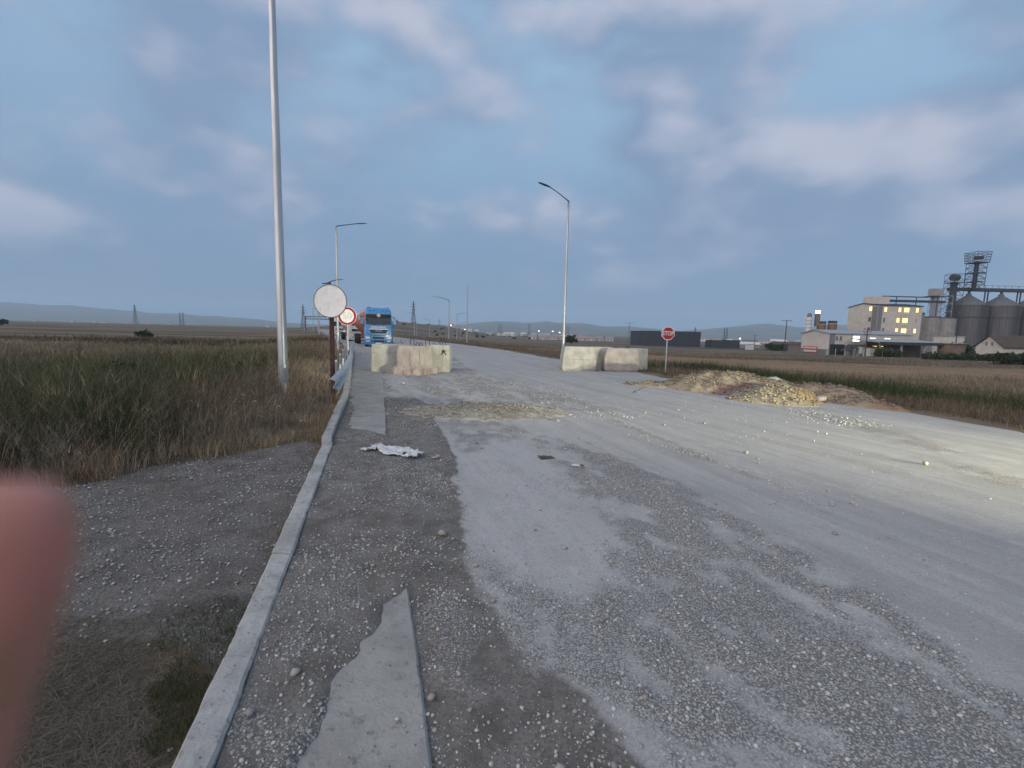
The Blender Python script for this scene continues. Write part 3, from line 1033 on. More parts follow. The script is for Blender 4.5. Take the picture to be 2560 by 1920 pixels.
def clumps(acc, cx, cy, m, spread, hgt, width, colr, fan, three, feather, droop=(0.0, 0.0)):
    """tufts: m blades fanning out of every clump centre; feather: share of clumps that are plumes of side twigs"""
    n = len(cx)
    k = np.repeat(np.arange(n), m)
    N_ = n * m
    a = rng.uniform(0, 2 * np.pi, N_)
    rr = np.abs(rng.normal(0, 1, N_)) * spread[k]
    x, y = cx[k] + rr * np.cos(a), cy[k] + rr * np.sin(a)
    h = hgt[k] * rng.uniform(0.45, 1.12, N_)
    f = rng.uniform(0.15, 1.0, N_) * fan[k]
    lean = np.stack([np.cos(a), np.sin(a)], -1) * (f * h)[:, None] + rng.normal(0, 0.22, (N_, 2)) * h[:, None] + np.array(droop) * h[:, None]
    z = terrain(x, y) - 0.01
    w_ = width[k] * rng.uniform(0.6, 1.4, N_)
    c = colr[k] * rng.uniform(0.6, 1.35, (N_, 1))
    isf = feather[k]
    # plume twigs start along the stem
    t = rng.uniform(0.1, 0.95, N_)
    x = np.where(isf, cx[k] + lean[:, 0] * 0.15 * t, x)
    y = np.where(isf, cy[k] + lean[:, 1] * 0.15 * t, y)
    z = np.where(isf, terrain(x, y) + t * hgt[k], z)
    h2 = np.where(isf, hgt[k] * 0.22 * (1.15 - t) + 0.03, h)
    ln = np.where(isf[:, None], np.stack([np.cos(a), np.sin(a)], -1) * (hgt[k] * 0.30 * (1.1 - t))[:, None], lean)
    w_ = np.where(isf, w_ * 0.7, w_)
    acc.push(*blades(np.stack([x, y, z], -1), h2, w_, ln, c, three))
    return k, x, y, z, h2, ln, w_, c, isf


ac = Acc()
heads = Acc()
for n, m, r0, r1, three in [(7800, 30, 3.6, 15, True), (10500, 16, 13, 95, False)]:
    x, y, r = polar(n, r0, r1, -66, -9)
    sl = CURB_L(y) - x
    ok = (sl > 0.10) & (lot_mask(x, y) < np.where(rng.uniform(0, 1, len(x)) < 0.12, 0.85, 0.30))
    ok &= ~((y < 6.3) & (x > -2.9) & (np.hypot((x + 1.75) / 0.62, (y - 1.45) / 0.75) > 1.0) & (y < 5.6))
    x, y, r, sl = x[ok], y[ok], r[ok], sl[ok]
    n = len(x)
    pn = fb(x, y, 0.45, 201, 4)
    pg = 0.45 * fb(x, y, 0.22, 211, 3) + 0.55 * fb(x, y, 0.55, 213, 3)
    band = np.exp(-((y - 11 - 0.15 * (-x - 6)) / 5.0) ** 2) * ss(1.8, 4.0, sl)
    green = ss(0.42, 0.58, pg + 0.15 * band - 0.24 * (1 - ss(0.8, 3.0, sl)) - 0.22 * ss(22, 34, y) + 0.0)
    gsel = rng.uniform(0, 1, n) < green * (0.50 + 0.34 * band)
    kind = rng.uniform(0, 1, n)
    edge = np.minimum(sl, np.abs(x - LOT(y)) + (y > 7) * 3)
    feather = (kind < 0.14 + 0.34 * (1 - ss(0.6, 2.2, edge))) & (y < 22)
    H_ = (0.26 + 0.52 * ss(0.4, 2.6, sl) * (0.25 + 1.15 * pn)) * (0.5 + 0.5 * ss(0.0, 1.0, edge)) * (1 - 0.55 * ss(20, 55, y))
    H_ = H_ * rng.uniform(0.55, 1.25, n) * np.where(gsel, 1.15, 1.0) * np.where(kind > 0.93, 1.35, 1.0)
    c = mixc(DRY, TAN, rng.beta(1.2, 2.4, n) * (0.45 + 0.75 * ss(12, 36, y)))
    rd = (ss(0.44, 0.60, fb(x, y, 0.6, 205, 3)) * rng.uniform(0.3, 1, n) * (1 - 0.7 * ss(20, 40, y)))[:, None]
    c = c * (1 - rd) + RED * rd
    gy_ = (rng.uniform(0, 1, n) < 0.25)[:, None]
    c = np.where(gy_ | feather[:, None], c * 0.35 + GRY * 0.72, c) * rng.uniform(0.4, 1.35, (n, 1))
    c = np.where(gsel[:, None], mixc(GRN, DGR, rng.uniform(0, 1, n)) * rng.uniform(0.7, 1.8, (n, 1)), c)
    dk = ss(38, 46, y + 0.12 * x) * (1 - ss(60, 72, y + 0.12 * x)) * ss(10, 26, -x) * ss(0.3, 0.5, fb(x, y, 0.05, 208, 2))
    c = c * (1 - 0.68 * dk[:, None])
    H_ = H_ * (1 + 0.9 * dk)
    stalk = (kind > 0.84) & ~gsel
    c = np.where(stalk[:, None], TAN * rng.uniform(0.7, 1.25, (n, 1)), c)
    c = c * (1 + 0.45 * (1 - ss(0.4, 2.4, edge)) * ~gsel)[:, None] * (1 + 0.10 * gsel)[:, None]
    wd = np.where(gsel, 0.0055, 0.0042) * np.maximum(r / 7.5, 0.7)
    k, bx_, by_, bz_, bh, bl, bw, bc_, isf = clumps(ac, x, y, m, 0.05 + 0.012 * r, H_, wd, c, np.where(gsel, 0.65, 0.75) * rng.uniform(0.4, 1.5, n), three, feather, (0.10, -0.03))
    # seed heads on some stems
    sel = (rng.uniform(0, 1, len(bx_)) < (0.10 if three else 0.06)) & (bh > 0.30) & ~isf
    top = np.stack([bx_ + bl[:, 0] * 0.8, by_ + bl[:, 1] * 0.8, bz_ + bh * 0.84], -1)[sel]
    hs = bh[sel]
    for q in range(3):
        heads.push(*blades(top + rng.normal(0, 0.012, top.shape), hs * rng.uniform(0.14, 0.30, len(hs)), bw[sel] * rng.uniform(1.2, 2.2, len(hs)), rng.normal(0, 0.07, (len(hs), 2)), (bc_[sel] * 0.6 + TAN * 0.35) * rng.uniform(0.7, 1.15, (len(hs), 1)), False))
# small tufts thinning out over the bare ground
n = 900
x, y = rng.uniform(-7.0, -2.3, n), rng.uniform(3.2, 6.6, n)
lmv = lot_mask(x, y)
dd = np.maximum(np.abs(x - LOT(y)), 0)
ok = (x < CURB_L(y) - 0.05) & (lmv > 0.3) & (rng.uniform(0, 1, n) < np.exp(-dd / 0.55) * 0.9 + 0.03)
x, y = x[ok], y[ok]
n = len(x)
clumps(ac, x, y, 12, np.full(n, 0.03), rng.uniform(0.04, 0.22, n), np.full(n, 0.0035), mixc(DRY, GRY, rng.uniform(0, 1, n)) * rng.uniform(0.5, 1.3, (n, 1)), np.full(n, 0.9), True, rng.uniform(0, 1, n) < 0.3)
# straw and low weeds by the kerb at the bottom left
n = 40000
x, y = rng.uniform(-2.7, -1.2, n), rng.uniform(0.9, 2.6, n)
k = np.hypot((x + 1.75) / 0.62, (y - 1.45) / 0.75) + (fb(x, y, 2.5, 221, 3) - 0.5) * 1.3
ok = (k < 1.1 + 0.35 * rng.uniform(-1, 1, n)) & (x < CURB_L(y) - 0.01)
x, y = x[ok], y[ok]
n = len(x)
gsel = fb(x, y, 1.8, 231, 3) + 0.25 * np.exp(-((CURB_L(y) - x) / 0.25) ** 2) > 0.69
h = np.where(gsel, rng.uniform(0.02, 0.07, n), rng.uniform(0.004, 0.035, n))
lean = rng.normal(0, 1, (n, 2)) * np.where(gsel, 0.03, 0.07)[:, None]
c = np.where(gsel[:, None], (GRN * 0.7 + DRY * 0.15)[None] * rng.uniform(0.5, 1.5, (n, 1)), (DRY * 0.4 + GRY * 0.6)[None] * rng.uniform(0.4, 1.3, (n, 1)))
ac.push(*blades(np.stack([x, y, terrain(x, y) + 0.012], -1), h, rng.uniform(0.0015, 0.0035, n), lean, c, True))
# dry tufts along the kerb
n = 9000
y = rng.uniform(2.2, 30, n)
x = CURB_L(y) - np.abs(rng.normal(0, 0.09, n)) - 0.01
ok = fb(x, y, 1.2, 241, 3) > np.where(y < 6.2, 0.52, 0.36)
x, y = x[ok], y[ok]
n = len(x)
h = np.where(y < 6.2, 0.05, 0.20) * rng.uniform(0.4, 1.3, n)
ac.push(*blades(np.stack([x, y, terrain(x, y)], -1), h, rng.uniform(0.003, 0.006, n) * np.maximum(1, y / 8), rng.normal(0, 0.3, (n, 2)) * h[:, None], mixc(DRY, TAN, rng.uniform(0, 1, n)) * rng.uniform(0.5, 1.2, (n, 1)), True))
g1 = ac.build('weeds', M['grass'])
tag(g1, 'tall dry and green weeds covering the verge left of the kerb', 'weeds', kind='stuff')
g2 = heads.build('seed_heads', M['grass'])
tag(g2, 'pale seed heads above the weeds left of the kerb', 'weeds', kind='stuff')
# white umbels among the weeds
um = Acc()
for cxu, cyu, nn, sp in [(-3.6, 6.9, 26, 0.7), (-4.9, 7.3, 16, 0.8), (-4.6, 9.0, 12, 0.6), (-8.0, 12, 14, 2.0)]:
    for _ in range(nn):
        x, y = random.gauss(cxu, sp), random.gauss(cyu, sp * 0.6)
        if x > CURB_L(y) - 0.3 or float(lot_mask(np.array(x), np.array(y))) > 0.2:
            continue
        z = float(terrain(x, y)) + random.uniform(0.22, 0.62)
        rr = random.uniform(0.010, 0.024)
        m_ = 7
        tz = random.uniform(-0.4, 0.4)
        vs = [(x, y, z - rr * 0.3)] + [(x + rr * math.cos(2 * math.pi * q / m_), y + rr * math.sin(2 * math.pi * q / m_), z + tz * rr * math.cos(2 * math.pi * q / m_) + random.uniform(0, rr * 0.3)) for q in range(m_)]
        um.push(np.array(vs), np.array([(0, 1 + q, 1 + (q + 1) % m_) for q in range(m_)]), np.full((m_ + 1, 3), 0.40) * np.array((1, 0.99, 0.9)))
        um.push(*blades(np.array([[x, y, float(terrain(x, y))]]), np.array([z - float(terrain(x, y))]), np.array([0.005]), np.zeros((1, 2)), DRY[None], True))
tag(um.build('umbel_flowers', M['grass']), 'small white umbel flowers among the weeds near the kerb', 'flowers', kind='stuff')

# right-hand verge and field
ac = Acc()
for n, m, r0, r1, three in [(4200, 18, 9, 28, True), (15000, 12, 14, 150, False)]:
    x, y, r = polar(n, r0, r1, -14, 54)
    s = (x - ROAD_R(y)) * 0.92
    ok = (s > 0.15 + 0.35 * vn(x, y, 1.2, 5)) & (h_big(x, y) < 0.02) & (h_mid(x, y) < 0.02) & (h_right(x, y) < 0.02)
    x, y, r, s = x[ok], y[ok], r[ok], s[ok]
    n = len(x)
    pn = fb(x, y, 0.30, 301, 4)
    reed = ss(0.30, 0.65, np.exp(-((s - 6.5 - 5 * (pn - 0.5)) / 3.0) ** 2) * ss(8.5, 12, x + 0.35 * (y - 16)) * (1 - ss(24, 31, y)) * (1 - ss(12.5, 17, x)) + 0.9 * (fb(x, y, 0.25, 311, 3) - 0.52))
    gsel = rng.uniform(0, 1, n) < np.clip(reed * 0.8 + 0.06 * ss(0.5, 0.7, fb(x, y, 0.1, 331, 3)), 0, 1)
    plz = ss(7, 10, s) * ss(26, 32, y + 0.1 * x) * (1 - ss(62, 74, y + 0.1 * x))
    H_ = (0.16 + 0.26 * pn + 0.22 * gsel * reed) * rng.uniform(0.5, 1.3, n) * (0.35 + 0.65 * ss(0, 1.5, s)) * (1 - 0.75 * plz)
    c = mixc(DRY, TAN, rng.beta(1.3, 2.4, n) * (0.5 + 0.5 * ss(0.35, 0.65, fb(x, y, 0.12, 321, 3))))
    rd = (0.6 * ss(0.44, 0.62, fb(x, y, 0.22, 306, 3)) * rng.uniform(0.2, 1, n))[:, None]
    c = (c * (1 - rd) + RED * rd) * 0.8 + 0.2 * GRY
    c = c * rng.uniform(0.5, 1.2, (n, 1)) * (0.7 + 0.55 * fb(x, y, 0.07, 341, 3))[:, None]
    c = np.where(gsel[:, None], mixc(GRN, DGR, rng.uniform(0, 1, n)) * rng.uniform(0.9, 1.9, (n, 1)), c)
    ok = rng.uniform(0, 1, n) > plz * 0.6
    sel = lambda q: q[ok]
    clumps(ac, sel(x), sel(y), m, sel(0.06 + 0.013 * r), sel(H_), sel(0.0062 * np.maximum(r / 8.0, 1)), sel(c), sel(rng.uniform(0.3, 0.8, n)), three, sel(rng.uniform(0, 1, n) < 0.06))
tag(ac.build('verge_grass', M['grass']), 'dry brown grass and green reeds on the verge right of the road', 'grass', kind='stuff')


# ------------------------------------------------------------------ shrubs and trees
leafm = attrmat('foliage', 0.8, 0.12, 0.2, 0.25, 3)
bark = pmat('bark', (0.055, 0.043, 0.034), (0.035, 0.028, 0.022), 8, 0.95)


def shrub(name, label, cat, loc, rx, rz_, n, leaf, colr, trunk=0.0, group=None, seed=0):
    t = thing(name, label, cat, loc, 0, group)
    lr = np.random.default_rng(seed + 900)
    mb = MB()
    nl = 5
    for k in range(nl):
        a = 2 * math.pi * k / nl + lr.uniform(-0.4, 0.4)
        q = lr.uniform(0.3, 0.7)
        mb.tube([(0.02 * k, 0, -0.1), (math.cos(a) * rx * 0.15, math.sin(a) * rx * 0.15, trunk + rz_ * 0.4), (math.cos(a) * rx * q, math.sin(a) * rx * q, trunk + rz_ * (0.9 + 0.5 * lr.uniform()))], [rx * 0.06, rx * 0.04, rx * 0.012], 5)
    mb.build('trunk', bark, t)
    ncl = 26
    ca = lr.uniform(0, 2 * np.pi, ncl)
    cr = rx * np.sqrt(lr.uniform(0, 1, ncl)) * 0.85
    czz = trunk + rz_ * (0.25 + 1.35 * lr.uniform(0, 1, ncl) * (1 - 0.45 * (cr / rx) ** 2))
    csz = lr.uniform(0.18, 0.42, ncl) * rx
    w_ = lr.integers(0, ncl, n)
    dirv = lr.normal(size=(n, 3))
    dirv /= np.linalg.norm(dirv, axis=1)[:, None]
    rad = csz[w_] * lr.uniform(0.35, 1.05, n) ** 0.6
    P = np.stack([np.cos(ca) * cr, np.sin(ca) * cr, czz], -1)[w_] + dirv * rad[:, None] * np.array((1, 1, 0.75))
    P[:, 2] = np.maximum(P[:, 2], 0.03)
    a1 = lr.normal(size=(n, 3))
    a1 /= np.linalg.norm(a1, axis=1)[:, None]
    a2 = np.cross(a1, lr.normal(size=(n, 3)))
    a2 /= np.linalg.norm(a2, axis=1)[:, None]
    sz = leaf * lr.uniform(0.6, 1.5, (n, 1))
    V = np.stack([P - a1 * sz, P + a2 * sz * 0.5, P + a1 * sz, P - a2 * sz * 0.5], 1)
    cc = np.array(colr)[None] * lr.uniform(0.55, 1.5, (n, 1)) * (0.7 + 0.6 * lr.uniform(0, 1, ncl)[w_])[:, None]
    Fx = np.arange(n * 4).reshape(-1, 4)
    link('crown', fast_mesh('crown', V.reshape(-1, 3), Fx, np.repeat(cc, 4, 0)), leafm, t)
    return t


def at(x, y):
    return (x, y, float(terrain(x, y)))


BG = (0.035, 0.050, 0.020)
shrub('shrub', 'dark round shrub standing alone in the left field', 'shrub', at(-59, 74), 1.2, 0.65, 1100, 0.12, BG, seed=1)
shrub('shrub', 'small dark shrub on the far left skyline of the field', 'shrub', at(-230, 205), 4.0, 1.6, 900, 0.4, BG, seed=2)
shrub('shrub', 'low green shrub in front of the mill canopy', 'shrub', at(118, 146), 4.0, 1.5, 2200, 0.3, (0.045, 0.062, 0.022), seed=3)
shrub('shrub', 'dark bush between canopy and small white outbuilding', 'shrub', at(144, 150), 4.2, 2.8, 1800, 0.32, BG, seed=4)
shrub('shrub', 'wide dark shrub in the dry field right of the mill yard', 'shrub', at(92, 84), 4.0, 1.0, 2200, 0.22, (0.028, 0.038, 0.018), seed=5)
for k, (x, y, rx, rz_) in enumerate([(126, 118, 5, 0.9), (132, 119, 5, 1.0), (139, 120, 5.5, 0.9), (146, 121, 5, 1.1), (119, 119, 4.5, 0.9), (112, 121, 4.0, 0.8)]):
    shrub('shrub', 'low bush in the hedge before the brown-roofed house', 'shrub', at(x, y), rx, rz_, 1400, 0.30, (0.045, 0.058, 0.024), group='hedge bushes before the house', seed=20 + k)
shrub('tree', 'small round green tree behind the right lamp post', 'tree', at(38, 300), 3.9, 3.0, 1500, 0.40, BG, 0.8, seed=40)
shrub('shrub', 'green shrub beside the small white hut', 'shrub', at(133, 235), 6.0, 1.8, 1200, 0.4, BG, seed=41)
shrub('shrub', 'green shrub left of the tall utility pole', 'shrub', at(141, 198), 4.0, 1.6, 1200, 0.35, BG, seed=42)
shrub('shrub', 'dark weedy bush at the verge in front of the round shrub', 'shrub', at(-9.8, 11.5), 0.8, 0.45, 1800, 0.05, (0.03, 0.042, 0.02), seed=43)
for k in range(34):
    y = random.uniform(520, 900)
    x = random.uniform(-0.28, 0.05) * y
    shrub('shrub', 'dark speck of a shrub on the distant brown slope', 'shrub', at(x, y), random.uniform(1.4, 3), random.uniform(0.9, 1.6), 120, 0.6, BG, group='shrubs on the distant slope', seed=60 + k)


# ------------------------------------------------------------------ concrete blocks
def block(label, loc, rz, prof, mat, seed, loops=(), amp=0.016, seams=()):
    """prof: (z, half width, half depth) rings"""
    t = thing('concrete_block', label, 'concrete block', loc, rz)
    zs = np.array([p[0] for p in prof])
    lv = []
    for a, b in zip(zs[:-1], zs[1:]):
        lv += list(np.linspace(a, b, max(2, int((b - a) / 0.055)), endpoint=False))
    lv.append(zs[-1])
    for q in seams:
        lv = [z for z in lv if abs(z - q) > 0.02] + [q - 0.012, q, q + 0.012]
    lv = sorted(lv)
    rings = []
    m_ = 12
    for z in lv:
        hx = np.interp(z, zs, [p[1] for p in prof])
        hy = np.interp(z, zs, [p[2] for p in prof])
        pts = []
        e = np.linspace(-1, 1, m_, endpoint=False)
        loop = [(q, -1) for q in e] + [(1, q) for q in e] + [(-q, 1) for q in e] + [(-1, -q) for q in e]
        for a, b in loop:
            f = 1 - 0.035 * max(0, abs(a) + abs(b) - 1.75) / 0.25
            x, y = a * hx * f, b * hy * f
            d = (float(fb(x * 3 + seed * 7 + y, z * 3 + y * 2 - x, 1.6, seed, 4)) - 0.5) * 2 * amp
            edge = (1 if z > lv[-1] - 0.03 or z < 0.03 else 0) * 0.012 + 0.02 * max(0, float(vn(x * 9 + seed, z * 9 + y * 5, 1, seed + 5)) - 0.72) * (1 + 3 * (abs(a) > 0.9 and abs(b) > 0.9))
            if any(abs(z - q) < 0.004 for q in seams) and float(vn(x * 3 + seed, y * 3 + z * 9, 1.0, seed + 9)) > 0.3:
                edge += 0.016
            l = math.hypot(x, y)
            pts.append((x * (1 + (d - edge) / l), y * (1 + (d - edge) / l), z))
        rings.append(pts)
    MB().loft(rings).build('concrete_body', mat, t, smooth=True)
    top = lv[-1]
    for x, y, h, wd, kind, a in loops:
        mb = MB()
        if kind == 'loop':
            p = [(-wd / 2, 0, -0.05), (-wd / 2, 0, h * 0.6), (-wd * 0.4, 0, h * 0.85), (0, 0, h), (wd * 0.4, 0, h * 0.85), (wd / 2, 0, h * 0.6), (wd / 2, 0, -0.05)]
        elif kind == 'bent':
            p = [(-wd / 2, 0, -0.05), (-wd * 0.3, 0, h), (0, 0, h * 1.1), (wd * 0.5, 0, -0.05)]
        else:
            p = [(0, 0, -0.05), (-0.06, 0, h * 0.6), (-0.12, 0, h)]
        ca, sa = math.cos(a), math.sin(a)
        mb.tube([(x + q[0] * ca, y + q[0] * sa, top + q[2]) for q in p], 0.011, 6)
        mb.build('rebar_loop' if kind != 'bar' else 'rebar_stub', M['rebar'], t, smooth=True)
    return t


straight = lambda h, hx, hy: [(0, hx, hy), (h, hx * 0.99, hy * 0.99)]
block('grey concrete block at the left end of the left row, beside the gutter', (-4.55, 17.75, 0), 0.05, straight(1.04, 0.78, 0.55), M['blk_grey'], 3,
      [(0.30, 0.1, 0.16, 0.16, 'bar', 0.0), (-0.05, -0.2, 0.10, 0.2, 'bent', 0.4)], 0.012, (0.72,))
block('flared concrete barrier with rust streaks in the middle of the left row', (-3.58, 16.95, 0), -0.38,
      [(0, 0.62, 0.74), (0.20, 0.61, 0.73), (0.33, 0.46, 0.55), (1.03, 0.43, 0.52)], M['blk_rust'], 5,
      [(-0.28, 0.2, 0.28, 0.15, 'loop', 0.2), (0.05, 0.1, 0.12, 0.2, 'bent', 0.3), (0.30, 0.35, 0.34, 0.15, 'loop', 0.3), (0.32, -0.1, 0.12, 0.16, 'bent', 0.2)], 0.02)
bc = block('yellowish concrete block with a black star mark at the right end of the left row', (-2.98, 18.35, 0), 0.06, straight(1.04, 0.52, 0.60), M['blk_pale'], 8,
           [(-0.1, 0.1, 0.08, 0.1, 'bar', 0.0), (0.12, 0.2, 0.10, 0.1, 'bar', 0.3), (0.22, -0.1, 0.24, 0.2, 'bar', 0.1), (0.34, -0.1, 0.26, 0.2, 'bar', 0.1)], 0.012, (0.33, 0.66))
mb = MB()
for k in range(6):
    a = R([95, 20, 160, -50, 232, 200][k])
    l = [0.10, 0.11, 0.10, 0.16, 0.15, 0.06][k]
    cxs, czs = 0.28, 0.80
    dxk, dzk = math.cos(a), math.sin(a)
    pxk, pzk = -dzk * 0.018, dxk * 0.018
    mb.prism([(cxs + pxk * 1.3, czs + pzk * 1.3), (cxs - pxk * 1.3, czs - pzk * 1.3), (cxs + dxk * l - pxk * 0.5, czs + dzk * l - pzk * 0.5), (cxs + dxk * l + pxk * 0.5, czs + dzk * l + pzk * 0.5)], 'y', -0.625 - 0.001 * k, -0.60)
mb.build('graffiti_mark', M['black'], bc)
block('pale concrete block at the left end of the right row, by the lamp post', (2.88, 20.4, 0), 0.03, [(0, 0.73, 0.52), (0.12, 0.76, 0.55), (0.5, 0.74, 0.53), (1.05, 0.66, 0.48)], M['blk_pale'], 11,
      [(0.5, 0.0, 0.05, 0.1, 'bent', 0)], 0.014, (0.5,))
block('dark recessed concrete block standing behind between the right row blocks', (3.95, 21.15, 0), 0.0, straight(1.04, 0.55, 0.5), M['blk_grey'], 13, [], 0.012)
block('rough pitted brownish concrete block in the middle of the right row', (4.78, 20.55, 0), -0.03, [(0, 0.70, 0.50), (0.10, 0.76, 0.55), (0.55, 0.77, 0.56), (0.9, 0.72, 0.52), (1.02, 0.62, 0.44)], M['blk_rough'], 17,
      [(-0.2, -0.1, 0.07, 0.12, 'bent', 0), (0.25, -0.1, 0.10, 0.05, 'loop', 0), (0.4, 0.1, 0.09, 0.05, 'bent', 0)], 0.035)
block('whitish concrete block at the right end of the right row', (5.58, 21.6, 0), 0.08, straight(1.0, 0.62, 0.5), M['blk_pale'], 19, [], 0.02)


# ------------------------------------------------------------------ street lamps
def street_lamp(label, x, y, h, arm=(0, 0), head=True, r=(0.105, 0.05), z=None, mat=None, group=None):
    z = float(terrain(x, y)) if z is None else z
    t = thing('street_lamp', label, 'street lamp', (x, y, z), 0, group)
    mat = mat or M['polesteel']
    n_ = 9
    MB().tube([(0, 0, -0.3)] + [(0.004 * math.sin(3 * k), 0, h * k / n_) for k in range(n_ + 1)], [r[0]] + [r[0] + (r[1] - r[0]) * k / n_ for k in range(n_ + 1)], 14).build('pole', mat, t, smooth=True)
    MB().cyl((0, 0, 0.45), (0, 0, 0.75), r[0] * 1.0, r[0] * 1.0, 14).build('service_door', mat, t)
    if head:
        ax, ay = arm
        l = math.hypot(ax, ay)
        rise = 0.50 * l if l < 2 and label.startswith('silver lamp post behind') else 0.22 * l
        MB().tube([(0, 0, h - 0.5), (0, 0, h + 0.02), (ax * 0.08, ay * 0.08, h + 0.08), (ax * 0.5, ay * 0.5, h + rise * 0.62), (ax * 0.8, ay * 0.8, h + rise * 0.9)], [r[1] * 1.05, r[1] * 1.05, r[1] * 0.65, r[1] * 0.5, r[1] * 0.5], 8).build('arm', M['darkmetal'], t, smooth=True)
        a = math.atan2(ay, ax)
        mb = MB()
        rings = []
        for f, wd, ht in [(0.74, 0.035, 0.03), (0.80, 0.07, 0.04), (0.95, 0.10, 0.05), (1.15, 0.09, 0.035), (1.22, 0.04, 0.02)]:
            px, py, pz = ax * f, ay * f, h + rise * (0.9 + (f - 0.8) * 0.5)
            rings.append([(px - math.sin(a) * wd, py + math.cos(a) * wd, pz - ht * 0.3), (px - math.sin(a) * wd * 0.7, py + math.cos(a) * wd * 0.7, pz + ht * 0.7), (px + math.sin(a) * wd * 0.7, py - math.cos(a) * wd * 0.7, pz + ht * 0.7), (px + math.sin(a) * wd, py - math.cos(a) * wd, pz - ht * 0.3)])
        mb.loft(rings).build('lamp_head', M['darkmetal'], t)
    return t


street_lamp('tall galvanised lamp post in the weeds at left, top out of frame', -5.2, 10.4, 10.2, (1.6, 0.7), True, (0.105, 0.06))
street_lamp('silver lamp post with arm reaching right, behind the round signs', -12.5, 33.0, 8.75, (1.6, 0.5), True, (0.10, 0.055), z=-0.15)
street_lamp('silver lamp post behind the right concrete blocks, arm reaching left', 2.82, 25.8, 8.7, (-1.38, -0.4), True, (0.085, 0.045), z=0.0)
street_lamp('bare lamp post without arm beyond the right verge', -7.3, 73, 9.1, (0, 0), False, (0.09, 0.06), mat=M['farpole'])
street_lamp('far lamp post with arm to the left, left of the bare post', -14.9, 107, 9.0, (-3.2, -0.6), True, (0.12, 0.09), mat=M['farpole'])
for k, (x, y, a) in enumerate([(-18.5, 152, 1.0), (-22.5, 198, 1.0), (-38, 178, -1.0), (-37, 205, -1.0), (-50, 240, -1.0)]):
    street_lamp('thin distant lamp post right of the blue truck', x, y, 9.0, (3.0 * a, 0), True, (0.12, 0.08), mat=M['farpole'], group='distant lamp posts along the far road')
for k, (x, y) in enumerate([(-45.3, 108), (-59, 140), (-80, 185), (-103, 228), (-135, 300)]):
    street_lamp('thin pale lamp post along the far left side of the road', x, y, 9.0, (2.2, 0.7), True, (0.11, 0.08), mat=M['farpole'], group='distant lamp posts left of the signs')

# ------------------------------------------------------------------ signs
def disc(mb, r, y0, y1, n=40):
    return mb.prism([(r * math.cos(2 * math.pi * k / n), r * math.sin(2 * math.pi * k / n)) for k in range(n)], 'y', y0, y1)


def ring(mb, r0, r1, y0, y1, n=40):
    vs, fs = [], []
    for yv in (y0, y1):
        for r in (r0, r1):
            vs += [(r * math.cos(2 * math.pi * k / n), yv, r * math.sin(2 * math.pi * k / n)) for k in range(n)]
    for k in range(n):
        q = (k + 1) % n
        fs += [(k, q, n + q, n + k), (2 * n + k, 3 * n + k, 3 * n + q, 2 * n + q), (k, 2 * n + k, 2 * n + q, q), (n + k, n + q, 3 * n + q, 3 * n + k)]
    return mb.add(vs, fs)


def text(name, s, size, mat, parent, loc, ext=0.002, rot=(math.pi / 2, 0, 0), sx=1.0, bold=0.0):
    cu = bpy.data.curves.new(name, 'FONT')
    cu.body = s
    cu.size = size
    cu.align_x = 'CENTER'
    cu.align_y = 'CENTER'
    cu.extrude = ext
    cu.offset = bold
    cu.resolution_u = 3
    to = bpy.data.objects.new('tmp', cu)
    col.objects.link(to)
    bpy.context.view_layer.update()
    me_ = bpy.data.meshes.new_from_object(to.evaluated_get(bpy.context.evaluated_depsgraph_get()))
    bpy.data.objects.remove(to)
    me_.materials.clear()
    me_.materials.append(mat)
    o = link(name, me_, None, parent)
    o.location = loc
    o.rotation_euler = rot
    o.scale = (sx, 1, 1)
    return o


def child(o, z):
    o.location = (o.location[0], o.location[1], o.location[2] + z)
    return o


t = thing('road_sign', 'blank white round road sign on a rusty brown post', 'road sign', (-4.0, 10.15, float(terrain(-4.0, 10.15))), 0.05)
zc = 2.18 - t.location.z
MB().box((0, 0.06, zc / 2), (0.085, 0.075, zc + 0.5)).build('post', M['rustpost'], t, bevel=0.006)
child(disc(MB(), 0.344, -0.012, -0.004, 48).build('sign_face', M['signwhite'], t), zc)
child(ring(MB(), 0.342, 0.358, -0.016, 0.012, 48).build('rim', M['signback'], t), zc)
mb = MB().tube([(-0.17, 0.03, zc + 0.375), (-0.02, 0.03, zc + 0.38), (0.0, 0.03, zc + 0.385)], 0.012, 6)
mb.tube([(-0.08, 0.03, zc + 0.38), (0.02, 0.03, zc + 0.43), (0.12, 0.03, zc + 0.46), (0.27, 0.03, zc + 0.475)], [0.012, 0.010, 0.008, 0.006], 6)
mb.cyl((0.0, 0.03, zc + 0.30), (0.0, 0.03, zc + 0.41), 0.014, 0.010, 6)
mb.build('bent_bracket', M['darkmetal'], t)
t = thing('road_sign', 'round white road sign with red ring and faded digits', 'road sign', (-6.40, 17.85, float(terrain(-6.40, 17.85))), 0.12)
zc = 2.07 - t.location.z
MB().cyl((0, 0.05, -0.3), (0, 0.05, zc + 0.25), 0.032, 0.032, 10).build('post', M['galv'], t, smooth=True)
child(disc(MB(), 0.35, -0.006, 0.004, 48).build('sign_plate', M['signwhite'], t), zc)
child(ring(MB(), 0.258, 0.336, -0.012, -0.003, 48).build('red_ring', M['signred'], t), zc)
child(text('digits', '50', 0.35, M['faded'], t, (0, -0.009, 0)), zc)
t = thing('stop_sign', 'red octagonal stop sign on a grey post behind the rubble', 'road sign', (6.75, 20.2, float(terrain(6.75, 20.2))), 0.03)
zc = 1.72 - t.location.z
MB().cyl((0, 0.05, -0.3), (0, 0.05, zc + 0.2), 0.03, 0.03, 10).build('post', M['galv'], t, smooth=True)
